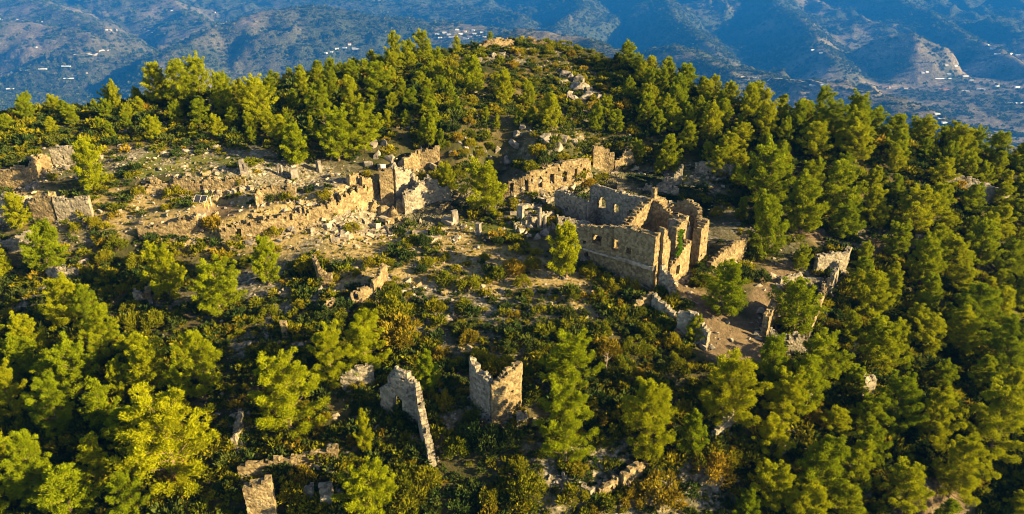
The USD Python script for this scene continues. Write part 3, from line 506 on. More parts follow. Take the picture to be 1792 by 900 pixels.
W("ruined_wall", [(1142, 546), (1160, 556), (1184, 566)], [3.2, 2.4, 1.6], "dark sloping wall in front of the bath corner", .9, seed=113, m="grey_masonry", rag=.5)
W("ruined_buttress", [(1154, 512), (1170, 518), (1176, 530)], [5.2, 3.6, 2.0], "sloping grey buttress leaning at the bath corner", 1.2, seed=115, rag=.3, m="grey_masonry", category="ruined buttress")
W("tall_ruin", [(672, 716), (690, 726), (712, 738), (736, 744), (742, 770), (758, 822)], [2.6, 6.4, 8.8, 6.6, 4.4, 1.6], "tall jagged wall with an arch gap running down towards the front", 1.0, [(.24, .8, 1.3, 3.0, True), (.32, 6.8, .5, .6, True)], seed=117, m="grey_masonry", rag=1.4)
W("tall_ruin", [(828, 700), (842, 720), (862, 742)], [6.6, 6.2, 6.6], "shaded left wing of the tall broken corner", 1.0, seed=119, m="grey_masonry", rag=.9)
W("tall_ruin", [(860, 744), (884, 734), (906, 722), (908, 712)], [6.4, 7.6, 8.0, 7.2], "golden right wing of the tall broken corner", .9, [(.55, 4.2, .3, .35, False), (.4, 2.8, .3, .35, False)], seed=121, rag=.4)
W("ruined_stub", [(904, 750), (922, 746)], [2.2, 2.0], "small grey stub at the foot of the tall broken corner", .8, seed=123, m="grey_masonry", category="ruined wall", rag=.3)
W("ruined_wall", [(600, 684), (630, 682), (656, 676)], [2.8, 4.0, 3.2], "rounded grey wall between the big pine and the tall ruin", 1.0, seed=125, m="grey_masonry")
W("ruined_pier", [(495, 594), (505, 592)], [3.0, 3.0], "slim lit pier standing alone among rubble", .8, seed=127, category="ruined pier", rag=.3)
W("ruined_wall", [(616, 536), (634, 530), (652, 522)], [2.6, 3.0, 1.4], "little roofless wall below the dry knoll", .7, [(.2, .8, .5, 1.2, False)], seed=129)
W("ruined_wall", [(652, 524), (664, 508), (676, 492)], [2.8, 3.4, 3.4], "lit leaning wall right of the little roofless wall", .7, seed=131)
W("ruined_wall", [(552, 478), (562, 502), (582, 500)], [3.6, 3.2, 1.4], "pointed wall corner at the edge of the white rubble", .7, seed=133)
W("ruined_wall", [(566, 556), (584, 550), (602, 544)], [1.4, 2.2, 1.0], "low lit wall remnant in scrub below the white rubble", .8, seed=135)
W("ruined_wall", [(412, 790), (418, 765), (426, 735)], [1.8, 2.2, 1.6], "low wall line along the rubble strip right of the biggest pine", .8, seed=137, m="grey_masonry")
W("ruined_wall", [(420, 842), (470, 832), (530, 818), (594, 808)], [1.8, 2.2, 1.9, 2.4], "low golden wall crossing behind the square wall block", .8, seed=139, rag=.5)
W("wall_block", [(438, 916), (486, 908)], [6.0, 6.4], "tall square golden wall block at the bottom edge", 1.3, seed=141, rag=.3, category="ruined wall")
W("ruined_stub", [(535, 876), (550, 874)], [2.0, 2.2], "smaller of two grey wall stumps in the bottom bushes", 1.0, seed=143, m="grey_masonry", category="ruined wall", rag=.3)
W("ruined_stub", [(563, 882), (584, 878)], [3.2, 3.0], "larger of two grey wall stumps in the bottom bushes", 1.4, seed=145, m="grey_masonry", category="ruined wall", rag=.4)
W("ruined_wall", [(984, 838), (1010, 858), (1036, 880)], [.8, 1.3, 1.6], "broken grey wall slanting down near the bottom centre", 1.0, seed=147, m="grey_masonry", rag=1.0)
W("ruined_wall", [(1046, 874), (1064, 868), (1082, 852)], [1.2, 1.7, 1.2], "small lit arched wall near the bottom centre", .8, [(.5, .4, .6, .8, True)], seed=149)
W("ruined_wall", [(1086, 856), (1106, 846), (1132, 830)], [2.6, 2.6, 2.0], "lit hollow wall corner above the white stones at the bottom", .9, seed=151, rag=.5)
W("ruined_wall", [(1244, 778), (1262, 766), (1278, 748)], [1.4, 2.4, 2.8], "grey slab wall leaning behind the bright shrubs at lower right", .8, seed=153, m="grey_masonry", rag=.6)
W("ruined_stub", [(1498, 696), (1520, 690)], [4.2, 3.0], "pointed grey tomb stump in the dark scrub at right", 1.8, seed=155, m="grey_masonry", category="ruined tomb", rag=.7)
W("ruined_wall", [(252, 528), (268, 522), (280, 512)], [1.4, 2.4, 2.4], "tiny arched ruin with a dark opening left of the middle pine", 1.2, [(.55, .3, .9, 1.3, True)], seed=157)
W("ruined_stub", [(238, 532), (252, 530)], [2.2, 1.6], "grey stub beside the tiny arched ruin", .8, seed=159, m="grey_masonry", category="ruined wall")
W("ruined_wall", [(88, 488), (112, 496), (142, 492)], [2.4, 3.0, 2.0], "rounded grey wall behind the left bright pines", 1.0, seed=161, m="grey_masonry")
W("ruined_wall", [(900, 402), (935, 390), (968, 380)], [1.0, 1.4, 1.2], "low stone foundation line in the colonnade left of the bath", .7, seed=163, m="grey_masonry", rag=.3)
W("ruined_wall", [(906, 372), (940, 362), (975, 354)], [1.2, 1.0, 1.4], "second foundation line beside the grassy strip", .7, seed=165, m="grey_masonry", rag=.3)
W("ruined_wall", [(975, 398), (1005, 402), (1030, 408)], [2.4, 2.0, 1.6], "dark wall rubble at the left foot of the bath", 1.4, seed=167, m="grey_masonry", rag=.9)
W("ruined_wall", [(1600, 432), (1622, 436)], [3.0, 2.4], "small grey wall piece under the pines of the right wood", .8, seed=169, m="grey_masonry")
W("ruined_wall", [(880, 880), (892, 905)], [1.6, 2.0], "dark curved wall at the bottom edge left of centre", 1.0, seed=171, m="grey_masonry") if False else None
W("ruined_wall", [(1520, 426), (1560, 434), (1590, 432)], [.8, 1.2, .8], "low rocky ledge wall at the edge of the sandy wood floor", .8, seed=173, rag=.5)

# standing stones, columns, fallen blocks
def block(size, seed):
    b = trimesh.creation.box(size).subdivide().subdivide(); v = b.vertices.copy(); r_ = np.array(size)
    v += (np.stack([noise(v * 2.3 / max(size) * 2 + seed, seed + a) for a in range(3)], 1) - .5) * .16 * min(size)
    return v, np.array(b.faces)
def standing(u, v, w, d, h, label, name="standing_stone", category="stone", lean=.05, m="limestone", seed=1, group=None):
    p = G(u, v); pr = thing(name, label, category, p, group); V, F = block((w, d, h), seed); V = rotz(V + [0, 0, h / 2 - .25], rng.uniform(0, 3), lean, rng.uniform(0, 6)); part(pr, "stone", (V, F), M[m]); return pr
standing(838, 412, 1.0, .8, 2.6, "lone upright grey stone on the green grass", seed=201)
standing(797, 392, 1.2, .9, 3.0, "upright lit stone at the end of the fallen blocks", seed=202)
standing(910, 392, 1.2, 1.0, 4.2, "tall square stone post left of the colonnade", seed=203)
standing(426, 308, .8, .8, 3.0, "pair of thin stones, the taller one, above the golden block wall", seed=204)
standing(432, 306, .7, .7, 2.2, "shorter thin stone beside the taller one above the golden block wall", seed=205)
standing(516, 314, 1.8, 1.4, 2.4, "pale cube shaped block on the upper terrace", seed=206)
standing(559, 300, .9, .8, 2.6, "single rounded standing stone under the dense pines", seed=207)
standing(1092, 470, .8, .6, 1.4, "small pale stone at the foot of the long shaded wall", seed=208)
standing(665, 300, .7, .6, 1.6, "small upright slab in the dark rock hollow", seed=209)
def column(u, v, r, h, label, group=None):
    p = G(u, v); pr = thing("column", label, "column", p, group)
    n = 4; z = -.3
    for i in range(n):
        c = trimesh.creation.cylinder(r * (1 - .03 * i), h / n - .03, sections=14); c.apply_translation([rng.normal() * .03, rng.normal() * .03, z + h / n / 2]); z += h / n; part(pr, "drum", c, M["limestone"], 40)
column(944, 402, .45, 5.0, "tallest grey column of the colonnade left of the bath")
column(953, 404, .38, 3.4, "lit shorter column right of the tallest grey column")
column(856, 380, .38, 3.6, "thin dark column in the shade of the big dark tree")
column(488, 308, .3, 2.4, "left one of two thin posts of stone on the upper terrace")
column(494, 309, .3, 2.6, "right one of two thin posts of stone on the upper terrace")
blk = [(575, 400), (590, 392), (602, 405), (618, 398), (640, 390), (628, 410), (655, 398), (668, 402), (612, 420), (640, 425), (600, 428), (580, 415), (690, 405), (705, 410), (720, 402), (735, 398), (750, 405), (765, 396), (780, 400), (660, 415), (680, 420), (700, 424), (645, 405), (625, 385), (605, 380), (590, 372), (620, 372), (660, 385), (735, 410), (715, 418), (695, 398), (752, 392), (560, 425), (548, 408), (566, 385), (632, 398), (648, 414), (672, 410), (726, 412), (742, 394), (770, 404), (610, 412), (585, 406), (595, 418), (570, 410), (615, 390), (637, 376), (650, 380), (600, 398), (655, 408), (683, 412), (790, 394), (812, 398), (775, 388), (757, 398)]
blk += [(float(rng.uniform(560, 800)), float(rng.uniform(383, 424))) for _ in range(60)]
for i, (u, v) in enumerate(blk):
    p = G(u, v); s_ = float(np.clip(rng.lognormal(-.05, .42), .5, 2.2)); V, F = block((s_ * 1.25, s_ * .75, s_ * rng.uniform(.35, .8)), 300 + i)
    V = rotz(V, rng.uniform(0, 6.28), rng.uniform(-.6, .6), rng.uniform(0, 6.28)) + [0, 0, .10 * s_]
    b = thing("fallen_block", "pale fallen block in the tumbled heap below the crumbling bank", "stone block", p, "tumbled marble blocks"); part(b, "stone", (V, F), M["marble"])
for i, (u, v) in enumerate([(1045, 312), (1062, 318), (1080, 310), (1092, 318), (1075, 325), (1105, 312), (1120, 306), (1055, 326), (1115, 320), (1135, 316), (1098, 328), (1070, 304)]):
    p = G(u, v); V, F = block((rng.uniform(1, 2.6), .7, .5), 400 + i); V = rotz(V, rng.uniform(-.6, .9), rng.uniform(-.2, .2), 0) + [0, 0, .2]
    b = thing("fallen_slab", "grey fallen slab strewn between the vault wall and the bath", "stone slab", p, "strewn slabs behind the bath"); part(b, "stone", (V, F), M["limestone"])
for i, (u, v) in enumerate([(918, 362), (930, 366), (950, 358), (920, 384), (936, 380), (962, 372), (885, 386), (870, 390), (900, 376), (958, 364), (925, 374)]):
    p = G(u, v); V, F = block((rng.uniform(1.6, 3.4), .6, .6), 420 + i); V = rotz(V, rng.uniform(.1, .5), rng.uniform(-.1, .1), 0) + [0, 0, .25]
    b = thing("fallen_lintel", "long grey beam of stone lying among the colonnade", "stone beam", p, "lintels lying in the colonnade"); part(b, "stone", (V, F), M["limestone"])
for i, (u, v) in enumerate(sorted([(385, 338), (396, 336), (404, 338), (412, 336), (318, 346), (362, 339), (425, 335), (440, 333), (372, 338)])):
    p = G(u, v); s_ = rng.uniform(.7, 1.2); V, F = block((s_ * 1.2, s_ * .8, s_ * .7), 440 + i); V = rotz(V, rng.uniform(0, 3), .2, 1) + [0, 0, .25]
    b = thing("white_block", ["first", "second", "third", "fourth", "fifth", "sixth", "seventh", "eighth", "ninth"][i] + " white block from the left along the foot of the golden block wall", "stone block", p, "white blocks along the golden wall"); part(b, "stone", (V, F), M["marble"])

# tilted panels, posts, sign
p = G(352, 356); pn_ = thing("panel_stand", "tilted pair of dark panels in a white frame on the grass", "panel", p, rotz=-8)
def tilted(bx, tr): b = trimesh.creation.box(bx); b.apply_translation(tr); v = b.vertices.copy(); c, s_ = math.cos(.75), math.sin(.75); v = np.stack([v[:, 0], v[:, 1] * c - v[:, 2] * s_, v[:, 1] * s_ + v[:, 2] * c + .75], 1); return v, np.array(b.faces)
for sx in (-.62, .62): part(pn_, "dark_panel", tilted((1.12, 1.5, .05), (sx, 0, 0)), M["dark_panel"])
for sx in (-1.25, 0, 1.25): part(pn_, "frame_bar", tilted((.05, 1.6, .06), (sx, 0, .012)), M["white_frame"])
for sy in (-.82, .82): part(pn_, "frame_bar", tilted((2.45, .05, .06), (0, sy, .02)), M["white_frame"])
for sx in (-1.0, 1.0): c = trimesh.creation.box((.09, .09, 1.3)); c.apply_translation((sx, .45, .35)); part(pn_, "leg", c, M["white_frame"])
def post(u, v, h, m, label):
    p = G(u, v); pr = thing("post", label, "post", p); c = trimesh.creation.cylinder(.07, h, sections=8); c.apply_translation((0, 0, h / 2 - .1)); part(pr, "shaft", c, M[m])
    c = trimesh.creation.box((.22, .22, .16)); c.apply_translation((0, 0, h)); part(pr, "cap", c, M[m])
post(370, 361, 1.5, "white_frame", "white post right of the tilted dark panels"); post(359, 366, 1.4, "yellow_post", "left one of two yellow posts by the path"); post(366, 370, 1.5, "yellow_post", "right one of two yellow posts by the path"); post(518, 376, 2.6, "bark", "thin dark pole against the golden bank wall")
p = G(672, 304); sg = thing("sign", "small white sign in the dark hollow above the orange pier", "sign", p)
b = trimesh.creation.box((.9, .06, 1.0)); b.apply_translation((0, 0, 1.4)); part(sg, "board", b, M["sign_white"])
for sx in (-.3, .3): b = trimesh.creation.box((.06, .06, 1.1)); b.apply_translation((sx, .05, .4)); part(sg, "leg", b, M["bark"])

# ------------------------------------------------------------------ vegetation prototypes
def tube(P, R, n=6):
    P, R = np.asarray(P, float), np.asarray(R, float); T = np.gradient(P, axis=0); T /= np.linalg.norm(T, axis=1, keepdims=True) + 1e-9
    a = np.cross(T, np.where(np.abs(T[:, 2:]) < .9, [0, 0, 1.0], [1.0, 0, 0])); a /= np.linalg.norm(a, axis=1, keepdims=True) + 1e-9; b = np.cross(T, a)
    an = np.arange(n) * 2 * math.pi / n; V = P[:, None] + R[:, None, None] * (np.cos(an)[None, :, None] * a[:, None] + np.sin(an)[None, :, None] * b[:, None])
    V = np.concatenate([V, V[:, :1]], 1); return trimesh.Trimesh(*grid_mesh(V), process=False)
def blades(C, D, n, length, width, r, spread=1.0, up=0.0):
    """n leaf blades around each tuft centre C, fanned about the direction D."""
    C = np.repeat(C, n, 0); D = np.repeat(D, n, 0); k = len(C)
    q = r.normal(size=(k, 3)); q /= np.linalg.norm(q, axis=1, keepdims=True)
    d = D + spread * q; d[:, 2] += up; d /= np.linalg.norm(d, axis=1, keepdims=True)
    L = length * r.uniform(.6, 1.25, (k, 1)); side = np.cross(d, r.normal(size=(k, 3))); side /= np.linalg.norm(side, axis=1, keepdims=True) + 1e-9
    w = width * r.uniform(.7, 1.3, (k, 1)); root = C + d * L * .08
    V = np.stack([root, C + d * L * .55 + side * w / 2, C + d * L, C + d * L * .55 - side * w / 2], 1).reshape(-1, 3)
    i = np.arange(k)[:, None] * 4; return V, np.vstack([i + [0, 1, 2], i + [0, 2, 3]])
def shell(C, A, R, n, length, width, r, flat=.62):
    """Leaf clumps: n blades laid over each dome (centre C, axis A, radius R) so that the clump has a lit and a dark side."""
    k = len(C); C, A, R = np.repeat(C, n, 0), np.repeat(A, n, 0), np.repeat(R, n)[:, None]
    o_ = r.normal(size=(k * n, 3)); o_ /= np.linalg.norm(o_, axis=1, keepdims=True); dn = (o_ * A).sum(1, keepdims=True); o_ = np.where(dn < -.35, o_ - 2 * dn * A, o_)
    ax = (o_ * A).sum(1, keepdims=True); root = C + R * r.uniform(.45, 1.0, (k * n, 1)) * (o_ - A * ax * (1 - flat))
    q = r.normal(size=(k * n, 3)); d = o_ * .5 + A * .7 + q * .35; d /= np.linalg.norm(d, axis=1, keepdims=True)
    side = np.cross(d, o_ + .22 * r.normal(size=(k * n, 3))); side /= np.linalg.norm(side, axis=1, keepdims=True) + 1e-9
    L = length * r.uniform(.6, 1.3, (k * n, 1)); w = width * r.uniform(.7, 1.3, (k * n, 1))
    V = np.stack([root, root + d * L * .5 + side * w / 2, root + d * L, root + d * L * .5 - side * w / 2], 1).reshape(-1, 3)
    i = np.arange(k * n)[:, None] * 4; return V, np.vstack([i + [0, 1, 2], i + [0, 2, 3]])
def pine_geo(seed, h=10.0, width=6.5, low=.12, power=1.0, dens=1.0, lean=0.0, clump=1.0):
    r = np.random.default_rng(seed); wood, C, A, R = [], [], [], []; asym, a1 = r.uniform(.05, .32), r.uniform(0, 6.28)
    zt = np.linspace(0, h * .95, 9); ax = np.column_stack([lean * (zt / h) ** 1.5 * h + .15 * np.sin(zt * .7 + seed), .15 * np.cos(zt * .6 + seed * 2), zt])
    wood.append(tube(ax, .026 * h * (1 - zt / h) ** .8 + .03, 7))
    z = low * h
    while z < h * .95:
        f = (z / h - low) / (1 - low)
        prof = (width / 2) * ((1 - f ** 1.25) ** (.66 * power)) * (1.0 if f > .2 else .66 + 1.7 * f)
        base = np.array([np.interp(z, zt, ax[:, a]) for a in range(3)])
        k = int(r.integers(5, 8)) if f < .8 else 3; a0 = r.uniform(0, 6.28)
        for j in range(k):
            a = a0 + j * 6.283 / k + r.normal() * .35; L = max(.35, prof * r.uniform(.62, 1.15)); el = r.uniform(.0, .4) + .8 * f
            L *= 1 + asym * math.cos(a - a1)
            if f < .8 and r.random() < .14: continue
            hd = np.array([math.cos(a), math.sin(a), 0]); sd = np.array([-hd[1], hd[0], 0]); n = 5; t = np.linspace(0, 1, n)
            cv = base + np.outer(t * L * math.cos(el), hd); cv[:, 2] += t * L * math.sin(el) + .16 * L * t ** 2.2 - .10 * L * np.sin(t * 3.14) * (1 - f)
            if L > .8: wood.append(tube(cv, np.linspace(.05, .014, n) * (1.2 - .5 * f), 4))
            m_ = max(1, round(L * 1.35 * dens))
            for q in range(m_):
                tt = 1 - .72 * q / m_ * r.uniform(.8, 1.2)
                c = np.array([np.interp(tt, t, cv[:, x]) for x in range(3)]) + sd * r.uniform(-1, 1) * ((1 - tt) * L * .6 + .15 * (q > 0)) + [0, 0, r.uniform(-.1, .25)]
                C.append(c); d = hd * r.uniform(.25, .6) + np.array([0, 0, .8]) + sd * r.normal() * .25; A.append(d / np.linalg.norm(d)); R.append(r.uniform(.34, .60) * (1.1 - .25 * f))
        z += r.uniform(.85, 1.3) * h / 10.5
    for zz in np.linspace(low * h + .5, h * .93, 14):
        for q in range(2): C.append(np.array([np.interp(zz, zt, ax[:, a]) for a in range(3)]) + r.normal(size=3) * [.3, .3, .1]); d = np.array([r.normal() * .6, r.normal() * .6, .8]); A.append(d / np.linalg.norm(d)); R.append(.5)
    for q in range(3): C.append(ax[-1] + r.normal(size=3) * [.15, .15, .2]); A.append(np.array([0, 0, 1.0])); R.append(.36)
    V, F = shell(np.array(C), np.array(A), np.array(R), int(100 / clump ** 1.6), .34 * clump, .118 * clump, r, 1.15)
    return trimesh.util.concatenate(wood), (V, F)
def shrub_geo(seed, k=26, n=46, blade=.20, wid=.085, flat=.75):
    """A bush of unit radius: k leaf clumps spread over an uneven dome."""
    r = np.random.default_rng(seed); d = r.normal(size=(k, 3)); d /= np.linalg.norm(d, axis=1, keepdims=True); d[:, 2] = np.abs(d[:, 2])
    C = d * r.uniform(.3, .82, (k, 1)) * [1, 1, flat]; C[:, 2] += .12
    A = d * .6 + [0, 0, .6]; A /= np.linalg.norm(A, axis=1, keepdims=True)
    V, F = shell(C, A, r.uniform(.16, .34, k), n, blade, wid, r, .9)
    st = [tube(np.array([[0, 0, -.15], p * [.5, .5, .5], p]), [.05, .03, .012], 4) for p in C[:6]]
    return trimesh.util.concatenate(st), (V, F)
PINES = []
for i, (h, w, lo, pw, ln) in enumerate([(10, 8.0, .10, 1.0, 0), (10, 8.8, .08, .75, .02), (10, 7.0, .07, 1.15, -.07), (10, 9.6, .12, .62, .03), (10, 7.6, .16, .9, -.11), (10, 8.4, .08, .85, .10), (10, 6.4, .06, 1.2, .0), (10, 9.2, .12, .7, -.09), (10, 8.2, .08, 1.05, .02), (10, 7.6, .12, .8, .13)]):
    PINES.append(pine_geo(500 + i, h, w, lo, pw, 1.2, ln))
for i, (w, lo, pw, ln) in enumerate([(9.4, .08, .66, .02), (8.6, .07, .8, -.02), (8.0, .08, .95, .02)]):
    PINES.append(pine_geo(540 + i, 10, w, lo, pw, 1.25, ln, .66))
SHRUBS = [shrub_geo(600 + i, [26, 32, 22, 30, 26, 36][i], 70, .16, .06, [.7, .85, .95, .6, 1.05, .8][i]) for i in range(6)]
protos = {}
def plant(kind, variant, name, loc, rz, sc, label, category, group, leafm):
    key = (kind, variant, leafm)
    if key not in protos:
        p = thing(name, label, category, loc, group, rz, sc); wd, lf = (PINES if kind == "pine" else SHRUBS)[variant]
        part(p, "trunk" if kind == "pine" else "stem", wd, M["bark"]); part(p, "crown" if kind == "pine" else "foliage", lf, M[leafm]); protos[key] = p; return p
    return place(protos[key], name, loc, rz, sc, label, category, group)

# ivy on the bath's front
r_ = np.random.default_rng(31); k_ = 46; iv = C0[:2] + (.35 + r_.uniform(-.1, .25, k_))[:, None] * E1 * -1 + r_.uniform(5.6, 6.9, k_)[:, None] * E2
ivC = np.column_stack([iv, C0[2] + r_.uniform(4.6, 9.4, k_)]) - C0; ivV, ivF = shell(ivC, np.tile(np.array([*(-E1 * .6), .8]), (k_, 1)), r_.uniform(.25, .5, k_), 60, .26, .12, r_, .8)
leaf("ivy_leaf", (.05, .12, .008), (.09, .19, .008), (.16, .27, .012), .3); part(bath, "ivy", (ivV, ivF), M["ivy_leaf"], label="green ivy hanging on the lit front wall")

# ------------------------------------------------------------------ where the trees stand: (u, v of foot, height in photograph pixels, width factor, variant)
TREES = [(310, 858, 175, 1.25, 3), (75, 885, 140, .95, 5), (175, 858, 105, .85, 2), (225, 915, 85, 1.0, 1), (30, 740, 105, .9, 0), (110, 762, 110, 1.1, 1), (212, 700, 75, .8, 4), (188, 640, 115, 1.1, 5), (118, 580, 105, 1.15, 1), (160, 590, 100, .9, 8),
         (300, 528, 105, 1.0, 3), (388, 555, 95, 1.2, 7), (362, 690, 130, 1.0, 5), (318, 715, 80, .7, 6), (470, 498, 85, .95, 0), (512, 765, 150, 1.25, 3), (582, 680, 115, 1.1, 0), (640, 645, 120, 1.1, 5), (88, 478, 92, 1.05, 5), (33, 402, 66, 1.0, 8),
         (6, 492, 75, 1.0, 1), (163, 338, 105, .95, 0), (990, 487, 108, .95, 0), (1272, 552, 105, 1.15, 8), (1385, 590, 95, 1.25, 1), (1398, 478, 48, .9, 7), (1336, 455, 122, .85, 5), (1338, 362, 115, 1.3, 3), (1262, 742, 132, 1.2, 1), (1342, 675, 95, .9, 4),
         (1432, 685, 95, 1.1, 7), (990, 690, 100, 1.15, 3), (990, 812, 148, 1.0, 0), (1128, 800, 140, 1.2, 8), (1204, 800, 80, 1.0, 4), (1425, 868, 105, 1.05, 5), (1490, 856, 95, 1.0, 2), (1660, 872, 120, 1.15, 7), (1576, 905, 90, 1.1, 3), (1475, 920, 70, 1.3, 1),
         (1300, 915, 62, 1.0, 4), (1212, 598, 48, 1.0, 5), (650, 915, 105, 1.15, 7), (850, 378, 100, 1.3, 3), (783, 352, 64, .9, 7), (1165, 300, 62, 1.0, 1), (1150, 308, 40, .8, 4), (1116, 282, 38, 1.1, 3), (1042, 232, 55, .9, 5),
         (316, 190, 88, 1.15, 1), (350, 172, 78, 1.1, 3), (280, 185, 85, 1.0, 0), (205, 195, 60, .7, 6), (395, 200, 75, .9, 5), (455, 215, 78, 1.2, 7), (520, 292, 85, 1.0, 0), (592, 282, 95, 1.2, 3), (640, 262, 85, 1.2, 1), (740, 112, 58, 1.1, 1),
         (690, 112, 60, 1.0, 8), (712, 118, 50, 1.0, 5), (827, 166, 72, 1.0, 0), (880, 188, 60, 1.0, 3), (962, 226, 66, 1.0, 5), (760, 228, 60, .8, 2), (755, 265, 60, .8, 4), (618, 200, 80, 1.0, 2), (660, 175, 70, 1.1, 0), (560, 210, 70, 1.0, 5),
         (1308, 185, 40, .8, 6), (1280, 190, 50, 1.0, 4), (1310, 205, 62, 1.0, 0), (1435, 205, 55, 1.0, 1), (1500, 225, 60, 1.1, 3), (1240, 250, 70, 1.0, 5), (800, 95, 36, .9, 7), (860, 74, 20, .9, 3), (1455, 380, 100, 1.25, 1), (1400, 410, 110, 1.1, 5), (1590, 415, 90, 1.2, 7), (1520, 400, 85, 1.0, 8),
         (1710, 470, 95, 1.1, 0), (1520, 560, 95, 1.1, 0), (1530, 655, 90, 1.2, 3), (1690, 590, 110, 1.3, 8), (1610, 500, 90, 1.1, 5), (1750, 660, 110, 1.2, 1), (1620, 780, 110, 1.1, 7), (1560, 760, 110, 1.1, 0), (1730, 800, 130, 1.2, 3), (885, 168, 48, 1.0, 1), (925, 188, 50, 1.0, 5), (1062, 212, 44, 1.0, 3), (930, 218, 34, .9, 7), (870, 226, 30, .8, 4), (850, 216, 30, .8, 6), (905, 222, 32, .9, 2), (742, 258, 58, .8, 6), (772, 266, 44, .8, 2), (1100, 178, 44, 1.0, 5), (1136, 168, 48, 1.0, 1), (1160, 164, 48, 1.0, 8), (1128, 216, 52, 1.0, 3), (1190, 184, 52, 1.0, 7), (1150, 238, 48, 1.0, 0), (800, 205, 40, 1.0, 5), (790, 160, 42, 1.0, 3), (1080, 235, 46, 1.0, 8), (640, 795, 85, .65, 6), (745, 698, 85, .85, 4), (1200, 265, 55, 1.1, 8)]
trees = []                                                     # (x, y, z, height m, width factor, variant)
for u, v, hp, wf, var in TREES:
    p = G(u, v); d = ray(u, v); d = d / np.linalg.norm(d)
    top = at_y(u, v - hp * .93, p[1]); hm = max(2.5, top[2] - p[2]); trees.append((*p, hm, wf, (10 + var % 3) if hm > 9.5 and v > 560 else var, True))
def scatter_poly(poly, spacing, hmin, hmax, seed, tries=6000, limit=400):
    P = shapely.Polygon([G(u, v)[:2] for u, v in poly]).buffer(0); x0, y0, x1, y1 = P.bounds; r = np.random.default_rng(seed); n = 0
    for _ in range(tries):
        x, y = r.uniform(x0, x1), r.uniform(y0, y1)
        if n >= limit: break
        if not shapely.contains_xy(P, x, y): continue
        if min(((x - t[0]) ** 2 + (y - t[1]) ** 2) / (.5 + .5 * (t[3] * t[4] / 8)) ** 2 for t in trees) < (spacing * r.uniform(.8, 1.25)) ** 2: continue
        if iD([[x, y]])[0] > .3: continue
        h = r.uniform(hmin, hmax) * (1.1 if r.random() < .2 else 1); trees.append((x, y, float(ground(x, y)[0]), h, r.uniform(.85, 1.25), int(r.integers(0, 10)), False)); n += 1
scatter_poly([(1290, 200), (1310, 160), (1600, 212), (1795, 250), (1930, 275), (1940, 620), (1900, 930), (1560, 950), (1430, 760), (1490, 700), (1480, 560), (1500, 450), (1290, 400)], 4.9, 4.8, 8.0, 1, limit=145)
scatter_poly([(-60, 195), (0, 186), (230, 160), (350, 150), (500, 132), (650, 116), (760, 100), (800, 170), (790, 240), (560, 262), (200, 250), (-60, 250)], 4.6, 3.2, 5.6, 2, limit=105)
scatter_poly([(1090, 115), (1200, 150), (1310, 175), (1290, 330), (1200, 270), (1130, 225), (1120, 150)], 4.8, 4.5, 7, 3, limit=32)
scatter_poly([(-60, 620), (60, 600), (250, 640), (320, 700), (320, 900), (240, 960), (-80, 960)], 5.4, 6, 9, 4, limit=18)
scatter_poly([(1340, 700), (1480, 700), (1560, 880), (1420, 950), (1340, 900)], 6.0, 6, 9, 5, limit=6)
pv = project(np.array([[t[0], t[1], t[2] + t[3] * .5] for t in trees])); hp_ = np.array([t[3] for t in trees]) / pv[:, 2] * FPX
seen = (pv[:, 0] > -70) & (pv[:, 0] < 1862) & (pv[:, 1] < 960)
order = [i for i in np.argsort(-hp_) if seen[i]]
rest = [trees[i] for i in order[300:]]; trees = [trees[i] for i in sorted(order[:300])]
print("pines", len(trees), len(rest))

